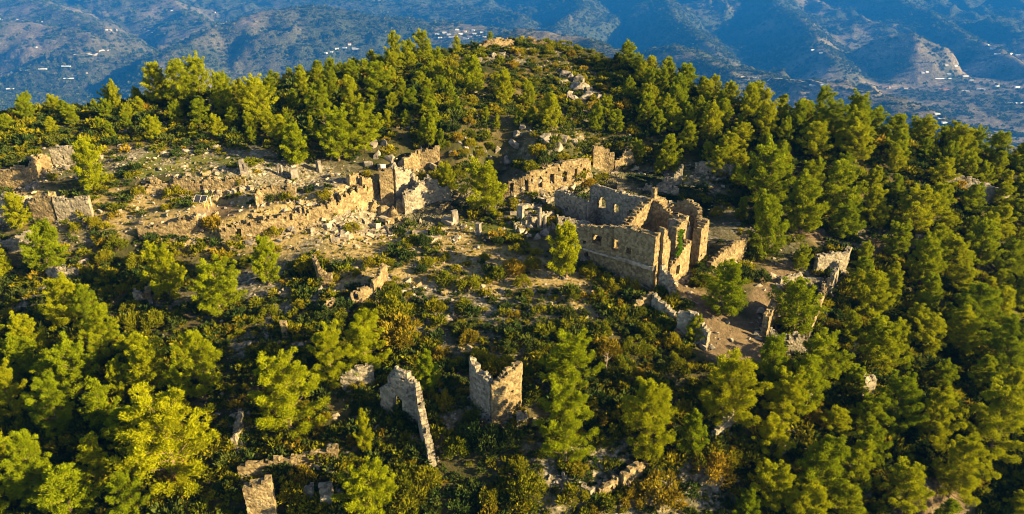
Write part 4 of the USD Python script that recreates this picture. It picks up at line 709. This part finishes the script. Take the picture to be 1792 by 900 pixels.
# shrubs: individually placed ones, then scattered in the open ground
shrubs = []                                                    # x, y, z, size, kind, explicit
SH = [(700, 600, 9.0, "rust_leaf"), (690, 560, 6, "olive_leaf"), (1155, 884, 7.0, "rust_leaf"), (1245, 838, 6.5, "rust_leaf"), (1215, 812, 5, "olive_leaf"), (1270, 812, 5, "olive_leaf"), (1420, 745, 6, "rust_leaf"), (820, 600, 3.6, "rust_leaf"), (535, 480, 6, "olive_leaf"), (930, 300, 5, "olive_leaf"), (955, 290, 5, "dark_leaf"),
      (910, 298, 4, "olive_leaf"), (985, 280, 4, "olive_leaf"), (940, 275, 4.5, "olive_leaf"), (1030, 330, 4.5, "rust_leaf"), (1050, 330, 2.5, "olive_leaf"), (740, 320, 4.5, "olive_leaf"), (760, 318, 5, "olive_leaf"), (800, 312, 4.5, "olive_leaf"), (620, 345, 4, "dark_leaf"), (635, 340, 3.5, "olive_leaf"), (570, 355, 3.5, "olive_leaf"), (480, 352, 4.5, "dark_leaf"), (500, 350, 4, "olive_leaf"),
      (375, 400, 5, "rust_leaf"), (420, 325, 3, "olive_leaf"), (1240, 500, 5, "olive_leaf"), (1225, 480, 4, "dark_leaf"), (1225, 470, 4, "olive_leaf"), (1330, 490, 5, "dark_leaf"), (1390, 520, 5, "olive_leaf"), (1070, 510, 3.5, "olive_leaf"), (745, 730, 4.5, "dark_leaf"), (860, 790, 6, "dark_leaf"), (830, 780, 5, "dark_leaf"), (890, 780, 5, "dark_leaf"), (800, 800, 5, "olive_leaf"), (530, 850, 5, "rust_leaf"), (515, 870, 5, "olive_leaf"), (700, 860, 6, "olive_leaf"), (745, 850, 5, "olive_leaf"), (720, 880, 6, "olive_leaf"),
      (920, 870, 6, "olive_leaf"), (905, 830, 4, "olive_leaf"), (860, 880, 4.5, "olive_leaf"), (870, 650, 6, "olive_leaf"), (840, 640, 5, "olive_leaf"), (1110, 620, 5, "olive_leaf"), (1060, 620, 5, "rust_leaf"), (1085, 660, 5.5, "olive_leaf"), (930, 470, 4.5, "olive_leaf"), (900, 480, 5, "rust_leaf"), (870, 490, 4, "olive_leaf"), (820, 510, 4.5, "olive_leaf"), (780, 500, 4, "olive_leaf"), (760, 545, 4, "olive_leaf"), (240, 470, 5, "olive_leaf"), (205, 440, 5, "olive_leaf"), (190, 430, 4, "rust_leaf"), (600, 545, 4.5, "dark_leaf"),
      (570, 560, 4, "dark_leaf"), (230, 580, 5, "olive_leaf"), (270, 575, 5, "olive_leaf"), (45, 590, 3.5, "olive_leaf"), (1130, 590, 4, "olive_leaf"), (1180, 640, 4, "olive_leaf"), (1165, 650, 4, "dark_leaf"), (1010, 830, 4, "olive_leaf"), (1000, 890, 5, "olive_leaf"), (1060, 890, 5, "olive_leaf"), (1100, 890, 4, "rust_leaf"), (960, 90, 3.5, "olive_leaf"), (1000, 100, 4, "rust_leaf"), (1040, 110, 4, "olive_leaf"), (1020, 125, 3.5, "rust_leaf"), (1060, 160, 4, "rust_leaf"), (1090, 190, 3.5, "olive_leaf"), (1000, 200, 3.5, "olive_leaf"), (1180, 425, 2.6, "dark_leaf"), (800, 248, 3.2, "rust_leaf"), (822, 258, 3.4, "olive_leaf"), (782, 262, 2.6, "olive_leaf"), (842, 250, 3.0, "dark_leaf"), (812, 272, 2.8, "olive_leaf"), (838, 274, 3.4, "olive_leaf"), (796, 282, 2.6, "rust_leaf"), (858, 262, 3.0, "olive_leaf"), (770, 250, 2.6, "dark_leaf"), (826, 240, 2.4, "olive_leaf")]
for u, v, s_, k in SH: shrubs.append((*G(u, v), s_ * .5, k, True))
for a_, b_, s_, k_ in ((16, 7, 1.5, "dark_leaf"), (20.5, 11, 1.8, "dark_leaf"), (13, 10, 1.1, "olive_leaf"), (23, 13, 1.3, "dark_leaf"), (6, 7, 1.0, "olive_leaf"), (17, 13.5, 1.2, "olive_leaf"), (4, 10.6, .9, "dark_leaf")):
    q_ = B(a_, b_); shrubs.append((q_[0], q_[1], float(ground(*q_)[0]), s_, k_, True))
r = np.random.default_rng(77); T2 = cKDTree(np.array([t[:2] for t in trees + rest])); n = 0
wallpts = []
while n < 222:
    u, v = (r.uniform(-10, 1800), 80 + 830 * r.random()) if n % 2 else (r.uniform(420, 1250), r.uniform(440, 720)) if n % 4 else (r.uniform(770, 1180), r.uniform(74, 245))
    p = G(u, v)
    if p[1] > ridge_y(p[0]) or p[1] < 40: continue
    if T2.query(p[:2])[0] < 3.2 or min((p[0] - s_[0]) ** 2 + (p[1] - s_[1]) ** 2 for s_ in shrubs) < 5.5: continue
    if iD([p[:2]])[0] > .2: continue
    q = C0[:2] - p[:2]; a_, b_ = -(q @ E1), -(q @ E2)
    if -2 < a_ < 30 and -2.5 < b_ < 22: continue
    if iG([p[:2]])[0] + iR([p[:2]])[0] > r.uniform(.2, 1.4): continue
    k = r.choice(["olive_leaf", "dark_leaf", "rust_leaf", "olive_leaf"], p=[.54, .24, .05, .17]); shrubs.append((*p, r.uniform(.9, 2.1), str(k), False)); n += 1

# bare dead saplings
def dead_geo(seed):
    r = np.random.default_rng(seed); w = [tube([[0, 0, -.2], [.1, 0, 1.5], [.05, .1, 3.4]], [.09, .06, .015], 5)]
    for k in range(22):
        z = r.uniform(.5, 3.2); a = r.uniform(0, 6.28); L = r.uniform(.5, 1.5) * (1.15 - z / 4); e = np.array([math.cos(a), math.sin(a), .5]) * L
        w.append(tube([[.07, .03, z], np.array([.07, .03, z]) + e * .55, np.array([.07, .03, z + .15]) + e], [.03, .02, .007], 4))
    return trimesh.util.concatenate(w)
for i, (u, v, lab) in enumerate([(686, 112, "bare brown sapling between two pines on the skyline left of the summit"), (572, 232, "dry bare tree standing in the upper wood"), (520, 690, "bare twiggy tree beside the broad pine at lower left"), (1060, 662, "dry bare sapling among shrubs below the bath"), (372, 205, "grey leafless tree under the left skyline pines"), (1490, 640, "leafless tree in the dark scrub beyond the tomb stump"), (750, 262, "thin bare tree by the sandy clearing")]):
    p = G(u, v); d_ = thing("dead_tree", lab, "dead tree", p, None, float(rng.uniform(0, 360)), (1.2, 1.2, 1.3)); part(d_, "trunk", dead_geo(800 + i), M["dead_wood"])

# ------------------------------------------------------------------ labels that point to each plant
MARKS = [("the square golden wall block", 460, 868), ("the biggest pine at lower left", 310, 770), ("the low golden wall at the bottom", 510, 815), ("the tall jagged arch wall", 715, 715), ("the tall broken corner", 875, 690), ("the slim lit pier", 500, 578), ("the little roofless wall", 635, 518), ("the dry knoll", 650, 465),
         ("the bath ruin's long shaded wall", 1080, 460), ("the bath ruin's lit front", 1190, 440), ("the apse of the bath", 1190, 360), ("the windowed wall", 960, 315), ("the gable wall", 750, 350), ("the orange pier", 678, 325), ("the tilted dark panels", 352, 348), ("the golden bank wall", 460, 400), ("the buttressed wall at the left", 100, 365), ("the wall with a small hole", 115, 272),
         ("the summit ruin", 868, 78), ("the grey slabs near the summit", 1010, 160), ("the shaded wall by the clearing", 1250, 293), ("the long far right wall", 1695, 325), ("the square grey wall with lit edge", 1450, 455), ("the walled yard", 1395, 545), ("the earth slope by the bath", 1270, 565), ("the pointed tomb stump", 1508, 665), ("the lit hollow wall corner", 1108, 825),
         ("the tiny arched ruin", 260, 508), ("the rounded wall at left", 115, 482), ("the vault wall", 1055, 272), ("the picture's left edge, low down", 0, 720), ("the picture's right edge, low down", 1792, 780), ("the picture's right edge, halfway up", 1792, 520), ("the skyline at far left", 120, 165), ("the skyline at far right", 1700, 235), ("the bottom right corner", 1600, 900), ("the rock hollow above the pier", 690, 275), ("the skyline left of the summit", 560, 110), ("the slab leaning at lower right", 1262, 755), ("the rubble by the largest pine", 415, 740), ("the hilltop's right slope", 1110, 165)]
ORD = ["", "second ", "third ", "fourth ", "fifth ", "sixth ", "seventh ", "eighth ", "ninth ", "tenth ", "eleventh ", "twelfth ", "thirteenth ", "fourteenth ", "fifteenth ", "sixteenth ", "seventeenth ", "eighteenth ", "nineteenth ", "twentieth "] + ["twenty-" + x for x in ("first ", "second ", "third ", "fourth ", "fifth ", "sixth ", "seventh ", "eighth ", "ninth ")] + ["thirtieth "]
def name_plants(P, words):
    """For every plant the mark nearest to it in view, the side it lies on and its rank there."""
    uv = project(P); out = [None] * len(P); bins = {}
    for i, (u, v, _) in enumerate(uv):
        j = min(range(len(MARKS)), key=lambda k: math.hypot(u - MARKS[k][1], (v - MARKS[k][2]) * 1.3)); du, dv = u - MARKS[j][1], (v - MARKS[j][2]) * 1.5
        side = ("right of" if du > 0 else "left of") if abs(du) > abs(dv) else ("in front of" if dv > 0 else "above")
        bins.setdefault((j, side, words[i]), []).append((math.hypot(du, dv / 1.5), i))
    for (j, side, w), l in bins.items():
        for k, (d, i) in enumerate(sorted(l)): out[i] = f"{w}, {ORD[min(k, 29)]}nearest {side} {MARKS[j][0]}"
    return out
tw = []
for t in trees: tw.append(("broad " if t[4] > 1.12 else "slender " if t[4] < .93 else "") + ("tall pine" if t[3] > 9 else "small pine" if t[3] < 5.5 else "green pine"))
TL = name_plants(np.array([[t[0], t[1], t[2] + t[3] * .5] for t in trees]), tw)
for t, lab in zip(trees, TL):
    w_ = t[3] / 10 * t[4] * ((.86 if t[3] > 9.5 else .94) if t[6] else 1.06)
    plant("pine", t[5], "pine_tree", (t[0], t[1], t[2] - .15), rng.uniform(0, 360), (w_ * rng.uniform(.9, 1.1), w_ * rng.uniform(.9, 1.1), t[3] / 10 * (.93 if t[6] and t[3] > 9.5 else 1.0)), lab, "pine tree", "pines on the hill", "pine_needles")
sw = [{"olive_leaf": "olive green", "dark_leaf": "dark green", "rust_leaf": "rusty yellow"}[s_[4]] + (" large" if s_[3] > 2.2 else "") + " shrub" for s_ in shrubs]
SL = name_plants(np.array([[s_[0], s_[1], s_[2] + s_[3] * .6] for s_ in shrubs]), sw)
for i, (s_, lab) in enumerate(zip(shrubs, SL)):
    z = s_[3] * rng.uniform(.95, 1.35)
    plant("shrub", int(rng.integers(0, 6)), "shrub", (s_[0], s_[1], s_[2] - .1), rng.uniform(0, 360), (s_[3], s_[3] * rng.uniform(.85, 1.15), z), lab, "shrub", "shrubs on the hill", s_[4])

# ------------------------------------------------------------------ stuff: low scrub, tufts, rubble, far wood
def instancer(name, meshes, pos, ang, scl, which):
    pi = UsdGeom.PointInstancer.Define(stage, "/World/" + name); paths = []
    for i, (me, mt) in enumerate(meshes):
        paths.append(usdkit.mesh(stage, f"/World/{name}/proto_{i}", me, mt).GetPath())
    pi.CreatePrototypesRel().SetTargets(paths); pi.CreatePositionsAttr(Vt.Vec3fArray.FromNumpy(np.asarray(pos, np.float32)))
    half = np.asarray(ang) / 2; qs = [Gf.Quath(float(math.cos(h)), 0.0, 0.0, float(math.sin(h))) for h in half]
    pi.CreateOrientationsAttr(Vt.QuathArray(qs)); pi.CreateScalesAttr(Vt.Vec3fArray.FromNumpy(np.asarray(scl, np.float32))); pi.CreateProtoIndicesAttr(Vt.IntArray.FromNumpy(np.asarray(which, np.int32)))
    return pi.GetPrim()
def in_bath(x, y, pad=1.5):
    a = (x - C0[0]) * E1[0] + (y - C0[1]) * E1[1]; b = (x - C0[0]) * E2[0] + (y - C0[1]) * E2[1]; return (a > -pad) & (a < 28) & (b > -pad) & (b < 18)
r = np.random.default_rng(88)
vs = [int(k) for k in r.integers(0, 10, len(rest))]; wf_ = np.array([t[3] / 10 * t[4] * 1.05 for t in rest]); hz_ = np.array([t[3] / 10 for t in rest]); ps = np.array([[t[0], t[1], t[2] - .15] for t in rest]); an_ = r.uniform(0, 6.28, len(rest)); sc_ = np.column_stack([wf_, wf_, hz_])
pr = instancer("small_pines", [(PINES[i][0], M["bark"]) for i in range(10)] + [(PINES[i][1], M["pine_needles"]) for i in range(10)], np.vstack([ps, ps]), np.concatenate([an_, an_]), np.vstack([sc_, sc_]), vs + [k + 10 for k in vs])
tag(pr, "smallest distant pines filling gaps in the woods on the hill", "pine wood", kind="stuff")
N = 80000; x, y = r.uniform(-150, 140, N), r.uniform(45, 250, N); y = np.where(r.random(N) < .35, r.uniform(45, 120, N), y)
pq = np.stack([x, y], 1); keep = (y < ridge_y(x) + 6) & ~in_bath(x, y); uvq = project(np.column_stack([x, y, hill_i(pq)])); keep &= (uvq[:, 0] > -60) & (uvq[:, 0] < 1850) & (uvq[:, 1] < 960)
f3 = fbm(np.column_stack([x, y, 0 * x]) / 9, 3, 99); dens = .06 + 1.3 * np.clip((f3 - .46) * 7, 0, 1)
dens = dens * (1 - .95 * np.clip(iD(pq) * 1.8, 0, 1)) * (1 - .75 * np.clip(iG(pq) * 1.3, 0, 1)) * (1 - .6 * np.clip(iR(pq), 0, 1)) * (1 - .55 * np.clip(iT(pq), 0, 1)) + .6 * iF(pq) + .30 * (y < 112) + .40 * (y > 168)
dens = np.where(iD(pq) > .12, 0, dens)
keep &= r.random(N) < dens; x, y = x[keep][:30000], y[keep][:30000]
z = hill_i(np.stack([x, y], 1)); sz = np.clip(r.lognormal(-.45, .55, len(x)), .2, 2.0) * np.where(iF(np.stack([x, y], 1)) > .5, 1.25, 1.0)
low = [shrub_geo(700 + i, 9, 26, .34, .14, .75)[1] for i in range(4)]
pr = instancer("low_scrub", [(low[0], M["dark_leaf"]), (low[1], M["dark_leaf"]), (low[2], M["olive_leaf"]), (low[3], M["dark_leaf"]), (low[0], M["olive_leaf"]), (low[1], M["rust_leaf"])],
               np.column_stack([x, y, z - .05]), r.uniform(0, 6.28, len(x)), np.column_stack([sz, sz * r.uniform(.8, 1.2, len(x)), sz * r.uniform(.8, 1.25, len(x))]), r.choice(6, len(x), p=[.23, .22, .20, .14, .17, .04]))
tag(pr, "low dark scrub covering the hill between trees and ruins", "scrub", kind="stuff")
N = 60000; x, y = r.uniform(-150, 140, N), r.uniform(45, 240, N); pq = np.stack([x, y], 1)
dn = .08 + .8 * iR(pq) + .35 * iT(pq) + .1 * iG(pq) + .5 * np.clip(fbm(np.column_stack([x, y, 0 * x]) / 11, 3, 103) - .55, 0, 1) * 3; dn *= (1 - .45 * np.clip(iD(pq), 0, 1))
keep = (r.random(N) < dn) & (y < ridge_y(x)); x, y = x[keep][:21000], y[keep][:21000]
ft = [np.array([B(a, b) for a, b in ((19, -1.2), (0, -1.2), (-1, 16))]), np.array([B(-1.2, 2), B(-1.2, 16)])] + FEET
fp = np.vstack([np.column_stack([np.interp(tq, path_frame(P)[1], P[:, k]) for k in (0, 1)]) for P in ft for tq in [r.uniform(0, path_frame(P)[1][-1], int(9 * path_frame(P)[1][-1]))]])
fp = fp + r.normal(size=fp.shape) * 1.15; n_free = len(x); x, y = np.concatenate([x, fp[:, 0]]), np.concatenate([y, fp[:, 1]])
z = hill_i(np.stack([x, y], 1)); sz = np.clip(r.lognormal(-1.6, .55, len(x)), .07, .9); sz[n_free:] *= 1.35
sm = [rock(900 + i, (1, .8, .7), 1.0, 0) for i in range(5)]
pr = instancer("rubble", [(sm[0], M["limestone"]), (sm[1], M["marble"]), (sm[2], M["limestone"]), (sm[3], M["marble"]), (sm[4], M["masonry"])], np.column_stack([x, y, z + sz * .15]), r.uniform(0, 6.28, len(x)), np.column_stack([sz * 1.3, sz, sz]), r.integers(0, 5, len(x)))
tag(pr, "pale loose stones and rubble strewn over the hill", "rubble", kind="stuff")
N = 30000; x, y = r.uniform(-150, 140, N), r.uniform(45, 240, N); pq = np.stack([x, y], 1)
keep = (r.random(N) < .06 + .8 * iT(pq) + .7 * iG(pq)) & (iD(pq) < .35) & (y < ridge_y(x)) & ~in_bath(x, y, 0); x, y = x[keep][:9000], y[keep][:9000]
rg_ = np.random.default_rng(5); tv, tf = blades(np.zeros((1, 3)), np.array([[0, 0, 1.0]]), 26, .9, .12, rg_, .75, .3)
z = hill_i(np.stack([x, y], 1)); sz = r.uniform(.3, .8, len(x))
pr = instancer("dry_grass", [((tv, tf), M["grass_blade"]), ((tv * [1, 1, .7], tf), M["olive_leaf"])], np.column_stack([x, y, z]), r.uniform(0, 6.28, len(x)), np.column_stack([sz, sz, sz]), r.integers(0, 2, len(x)))
tag(pr, "dry yellow grass tufts on the open slopes", "grass", kind="stuff")
# far wood on the valley slopes
N = 220000; an, rd = np.radians(r.uniform(-40, 40, N)), 600 * (10000 / 600) ** (r.random(N) ** .8); x, y = rd * np.sin(an), rd * np.cos(an)
bm = bare_mask(x, y); keep = r.random(N) < np.clip(1.0 - bm * 1.7, .10, 1); x, y = x[keep][:120000], y[keep][:120000]; rd = np.hypot(x, y)
N = 160000; a2, b2 = r.uniform(130, 760, N) * FAR, r.uniform(650, 1120, N) * FAR; z2 = far_outer(a2, b2); f2 = z2 / 20.0 - np.floor(z2 / 20.0)
k2 = (np.abs(f2 - .55) < .09) & (np.hypot((a2 / FAR - 430) / 300, (b2 / FAR - 880) / 230) < 1.0) & (r.random(N) < .8); rows_x, rows_y = a2[k2][:15000], b2[k2][:15000]; n_wood = len(x)
x, y = np.concatenate([x, rows_x]), np.concatenate([y, rows_y]); rd = np.hypot(x, y)
z = ground(x, y); sz = r.uniform(1.6, 3.6, len(x)); sz[n_wood:] *= .8; sz = sz * np.clip(rd / 2300, .5, 3.2)
lowf = []
for i in range(3):
    rr_ = np.random.default_rng(50 + i); d = rr_.normal(size=(60, 3)); d /= np.linalg.norm(d, axis=1, keepdims=True); d[:, 2] = np.abs(d[:, 2]); lowf.append(blades(d * [.6, .6, .9], d, 1, .9, .7, rr_, .5))
pr = instancer("far_wood", [(lowf[0], M["dark_leaf"]), (lowf[1], M["dark_leaf"]), (lowf[2], M["far_leaf"])], np.column_stack([x, y, z]), r.uniform(0, 6.28, len(x)), np.column_stack([sz, sz, sz * 1.2]), r.choice(3, len(x), p=[.38, .32, .30]))
tag(pr, "far woods covering the valley slopes behind the hill", "wood", kind="stuff")

# ------------------------------------------------------------------ far houses, greenhouses and roads
def box_at(sx, sy, sz_, x=0, y=0, z=0): b = trimesh.creation.box((sx, sy, sz_)); b.apply_translation((x, y, z + sz_ / 2)); return b
def gable(sx, sy, h, z):
    v = np.array([[-sx / 2, -sy / 2, z], [sx / 2, -sy / 2, z], [sx / 2, sy / 2, z], [-sx / 2, sy / 2, z], [-sx / 2, 0, z + h], [sx / 2, 0, z + h]]); f = [[0, 1, 5], [0, 5, 4], [2, 3, 4], [2, 4, 5], [0, 4, 3], [1, 2, 5], [0, 3, 2], [0, 2, 1]]; return v, np.array(f)
def house(u, v, wpx, label, roof="flat", group=None, storeys=1, wall="white_wall"):
    p = G(u, v, True); px = np.linalg.norm(p - CAM) / FPX; w = wpx * px * .8; d = min(w * .8, 12); h = 3.3 * storeys
    t = thing("far_house", label, "house", p, group, rotz=float(rng.uniform(-25, 25)))
    part(t, "wall", box_at(w, d, h + 3, z=-3), M[wall])
    if roof == "flat" and group and rng.random() < .18: roof = "gable"
    if roof == "flat": part(t, "roof", box_at(w + .6, d + .6, .35, z=h), M["white_wall"])
    else: part(t, "roof", gable(w + 1, d + 1, w * .16 + .6, h), M["roof_tile"])
    for k in range(max(1, int(w // 4))):
        for s_ in range(storeys): part(t, "window", box_at(1.3, .12, 1.4, x=-w / 2 + (k + .5) * w / max(1, int(w // 4)), y=-d / 2 - .02, z=1 + 3.3 * s_), M["pane"])
def greenhouse(u, v, wpx, label, dpx=4):
    p = G(u, v, True); px = np.linalg.norm(p - CAM) / FPX; w = wpx * px
    t = thing("greenhouse", label, "greenhouse", p, rotz=float(rng.uniform(-6, 6))); part(t, "wall", box_at(w, 9, 5, z=-2), M["white_sheet"])
    for k in range(2):
        a = np.linspace(0, math.pi, 9); V = np.array([[xx, -2.25 + 4.5 * k + 2.25 * math.cos(b), 3 + 1.4 * math.sin(b)] for xx in (-w / 2, w / 2) for b in a]).reshape(2, 9, 3); part(t, "roof", grid_mesh(V), M["white_sheet"])
NTH = ["first", "second", "third", "fourth", "fifth", "sixth", "seventh", "eighth", "ninth", "tenth", "eleventh", "twelfth", "thirteenth", "fourteenth", "fifteenth", "sixteenth"]
def row(lst, text): return [(*q, f"{text}, {NTH[i]} from the left") for i, q in enumerate(sorted(lst))]
vill = [(765, 62, 9), (778, 58, 9), (790, 66, 11), (800, 53, 8), (806, 60, 8), (813, 56, 7), (822, 66, 10), (830, 60, 8), (837, 64, 8), (843, 58, 7), (848, 66, 7), (815, 69, 12), (828, 54, 6), (770, 67, 8), (785, 62, 7), (798, 66, 7)]
for u, v, w, lab in row(vill, "white village house beyond the skyline left of the summit"): house(u, v, w, lab, "flat", "white village houses behind the summit", 2)
for u, v, w, lab in row([(603, 86, 10), (590, 89, 8), (622, 87, 14), (580, 92, 7), (612, 82, 6), (570, 95, 6)], "small white house in the valley behind the upper wood"): house(u, v, w, lab, "flat", "white houses behind the upper wood", 2)
for u, v, w, lab in row([(187, 53, 4), (194, 53, 4), (203, 53, 4), (62, 83, 6), (300, 19, 4), (375, 23, 6), (262, 55, 6), (255, 52, 4), (268, 58, 5)], "tiny pale house on the left mountain slope"): house(u, v, w, lab, "flat", "tiny houses on the left mountain")
for u, v, w, lab in row([(1422, 88, 6), (1437, 94, 8), (1615, 129, 6), (1690, 124, 6), (1660, 131, 8), (1737, 86, 8), (1745, 96, 10), (1768, 95, 9), (1781, 97, 7), (1700, 142, 7), (1745, 152, 8), (1672, 116, 7), (1728, 80, 5), (1780, 153, 10), (1622, 127, 5), (1655, 115, 8)], "small white house scattered on the right mountain side"): house(u, v, w, lab, "flat", "white houses on the right mountain", 2)
house(1553, 155, 12, "white house with a tan roof, leftmost on the terraced ridge", "gable"); house(1583, 156, 12, "low white house, second on the terraced ridge", "flat"); house(1651, 160, 18, "large white house with a tiled roof above the terraces", "gable", None, 2); house(1690, 160, 13, "long low white house right of the tiled one", "flat")
house(1716, 158, 14, "two storey white house at the right end of the row", "flat", None, 2); house(1640, 200, 9, "little white hut on the lower terraces, uppermost of three", "flat"); house(1646, 209, 11, "little white hut on the lower terraces, middle of three", "flat"); house(1652, 217, 9, "little white hut on the lower terraces, lowest of three", "flat")
house(1440, 151, 9, "white frame building on the road behind the right wood", "flat", None, 2); house(1422, 150, 11, "low pale wall house left of the white frame building", "flat"); house(1323, 138, 11, "white box house just behind the right skyline pines", "flat"); house(1211, 78, 6, "tiny pale hut on the wooded nose", "flat"); house(944, 50, 6, "small hut on the bare brown ridge top", "gable", None, 1, "pale_wall")
greenhouse(46, 124, 16, "long white greenhouse at the left, first by the edge"); greenhouse(75, 122, 12, "white greenhouse second from the left edge"); greenhouse(116, 118, 14, "white greenhouse right of a bare plot at left"); greenhouse(120, 138, 14, "low white greenhouse on the road behind the left pines")
greenhouse(18, 157, 10, "pale greenhouse near the left skyline trees"); greenhouse(1680, 134, 26, "long white greenhouse under the right mountain, upper one"); greenhouse(1650, 140, 24, "long white greenhouse under the right mountain, lower one"); greenhouse(1774, 181, 40, "long white greenhouse at the right edge")
def road(pix, w, label_unused=None):
    P = np.array([G(u, v, True) for u, v in pix]); P2, cum, nv = path_frame(P); s_ = np.arange(0, cum[-1], 6.0)
    c = np.stack([np.interp(s_, cum, P2[:, a]) for a in range(2)], 1); nn = np.stack([np.interp(s_, cum, nv[:, a]) for a in range(2)], 1)
    k = np.linspace(-w / 2, w / 2, 4); XY = c[:, None] + nn[:, None] * k[None, :, None]; Z = ground(XY[..., 0].ravel(), XY[..., 1].ravel()).reshape(XY.shape[:2]) + 1.3
    me = usdkit.mesh(stage, numbered("/World", "dirt_road"), grid_mesh(np.dstack([XY, Z])[:, ::-1]), M["road_dirt"], True); tag(me.GetPrim(), kind="structure")
road([(362, 54), (378, 46), (396, 38)], 9); road([(866, 34), (885, 28), (906, 25)], 9); road([(130, 100), (170, 96), (206, 88)], 7); road([(98, 138), (125, 132), (155, 130)], 7); road([(0, 34), (35, 36), (75, 40)], 9); road([(1290, 142), (1350, 138), (1400, 142), (1450, 152)], 6); road([(1720, 138), (1750, 148), (1745, 150)], 6); road([(0, 130), (20, 127), (48, 125)], 7)

# ------------------------------------------------------------------ air
mat("air", {"v": ("principled_volume", {"color": (.015, .21, .78), "density": .000052, "anisotropy": .0})}, [], surface=None, volume="v.volume")
zb, zt_ = float(min(PZ.min(), ZH.min())) - 2.0, 80.0; hb = trimesh.creation.box((70000, 70000, zt_ - zb)); hb.apply_translation((0, 0, (zt_ + zb) / 2))
tag(usdkit.mesh(stage, "/World/haze", hb, M["air"]).GetPrim(), "blue evening haze filling the valley air", "haze", kind="stuff")
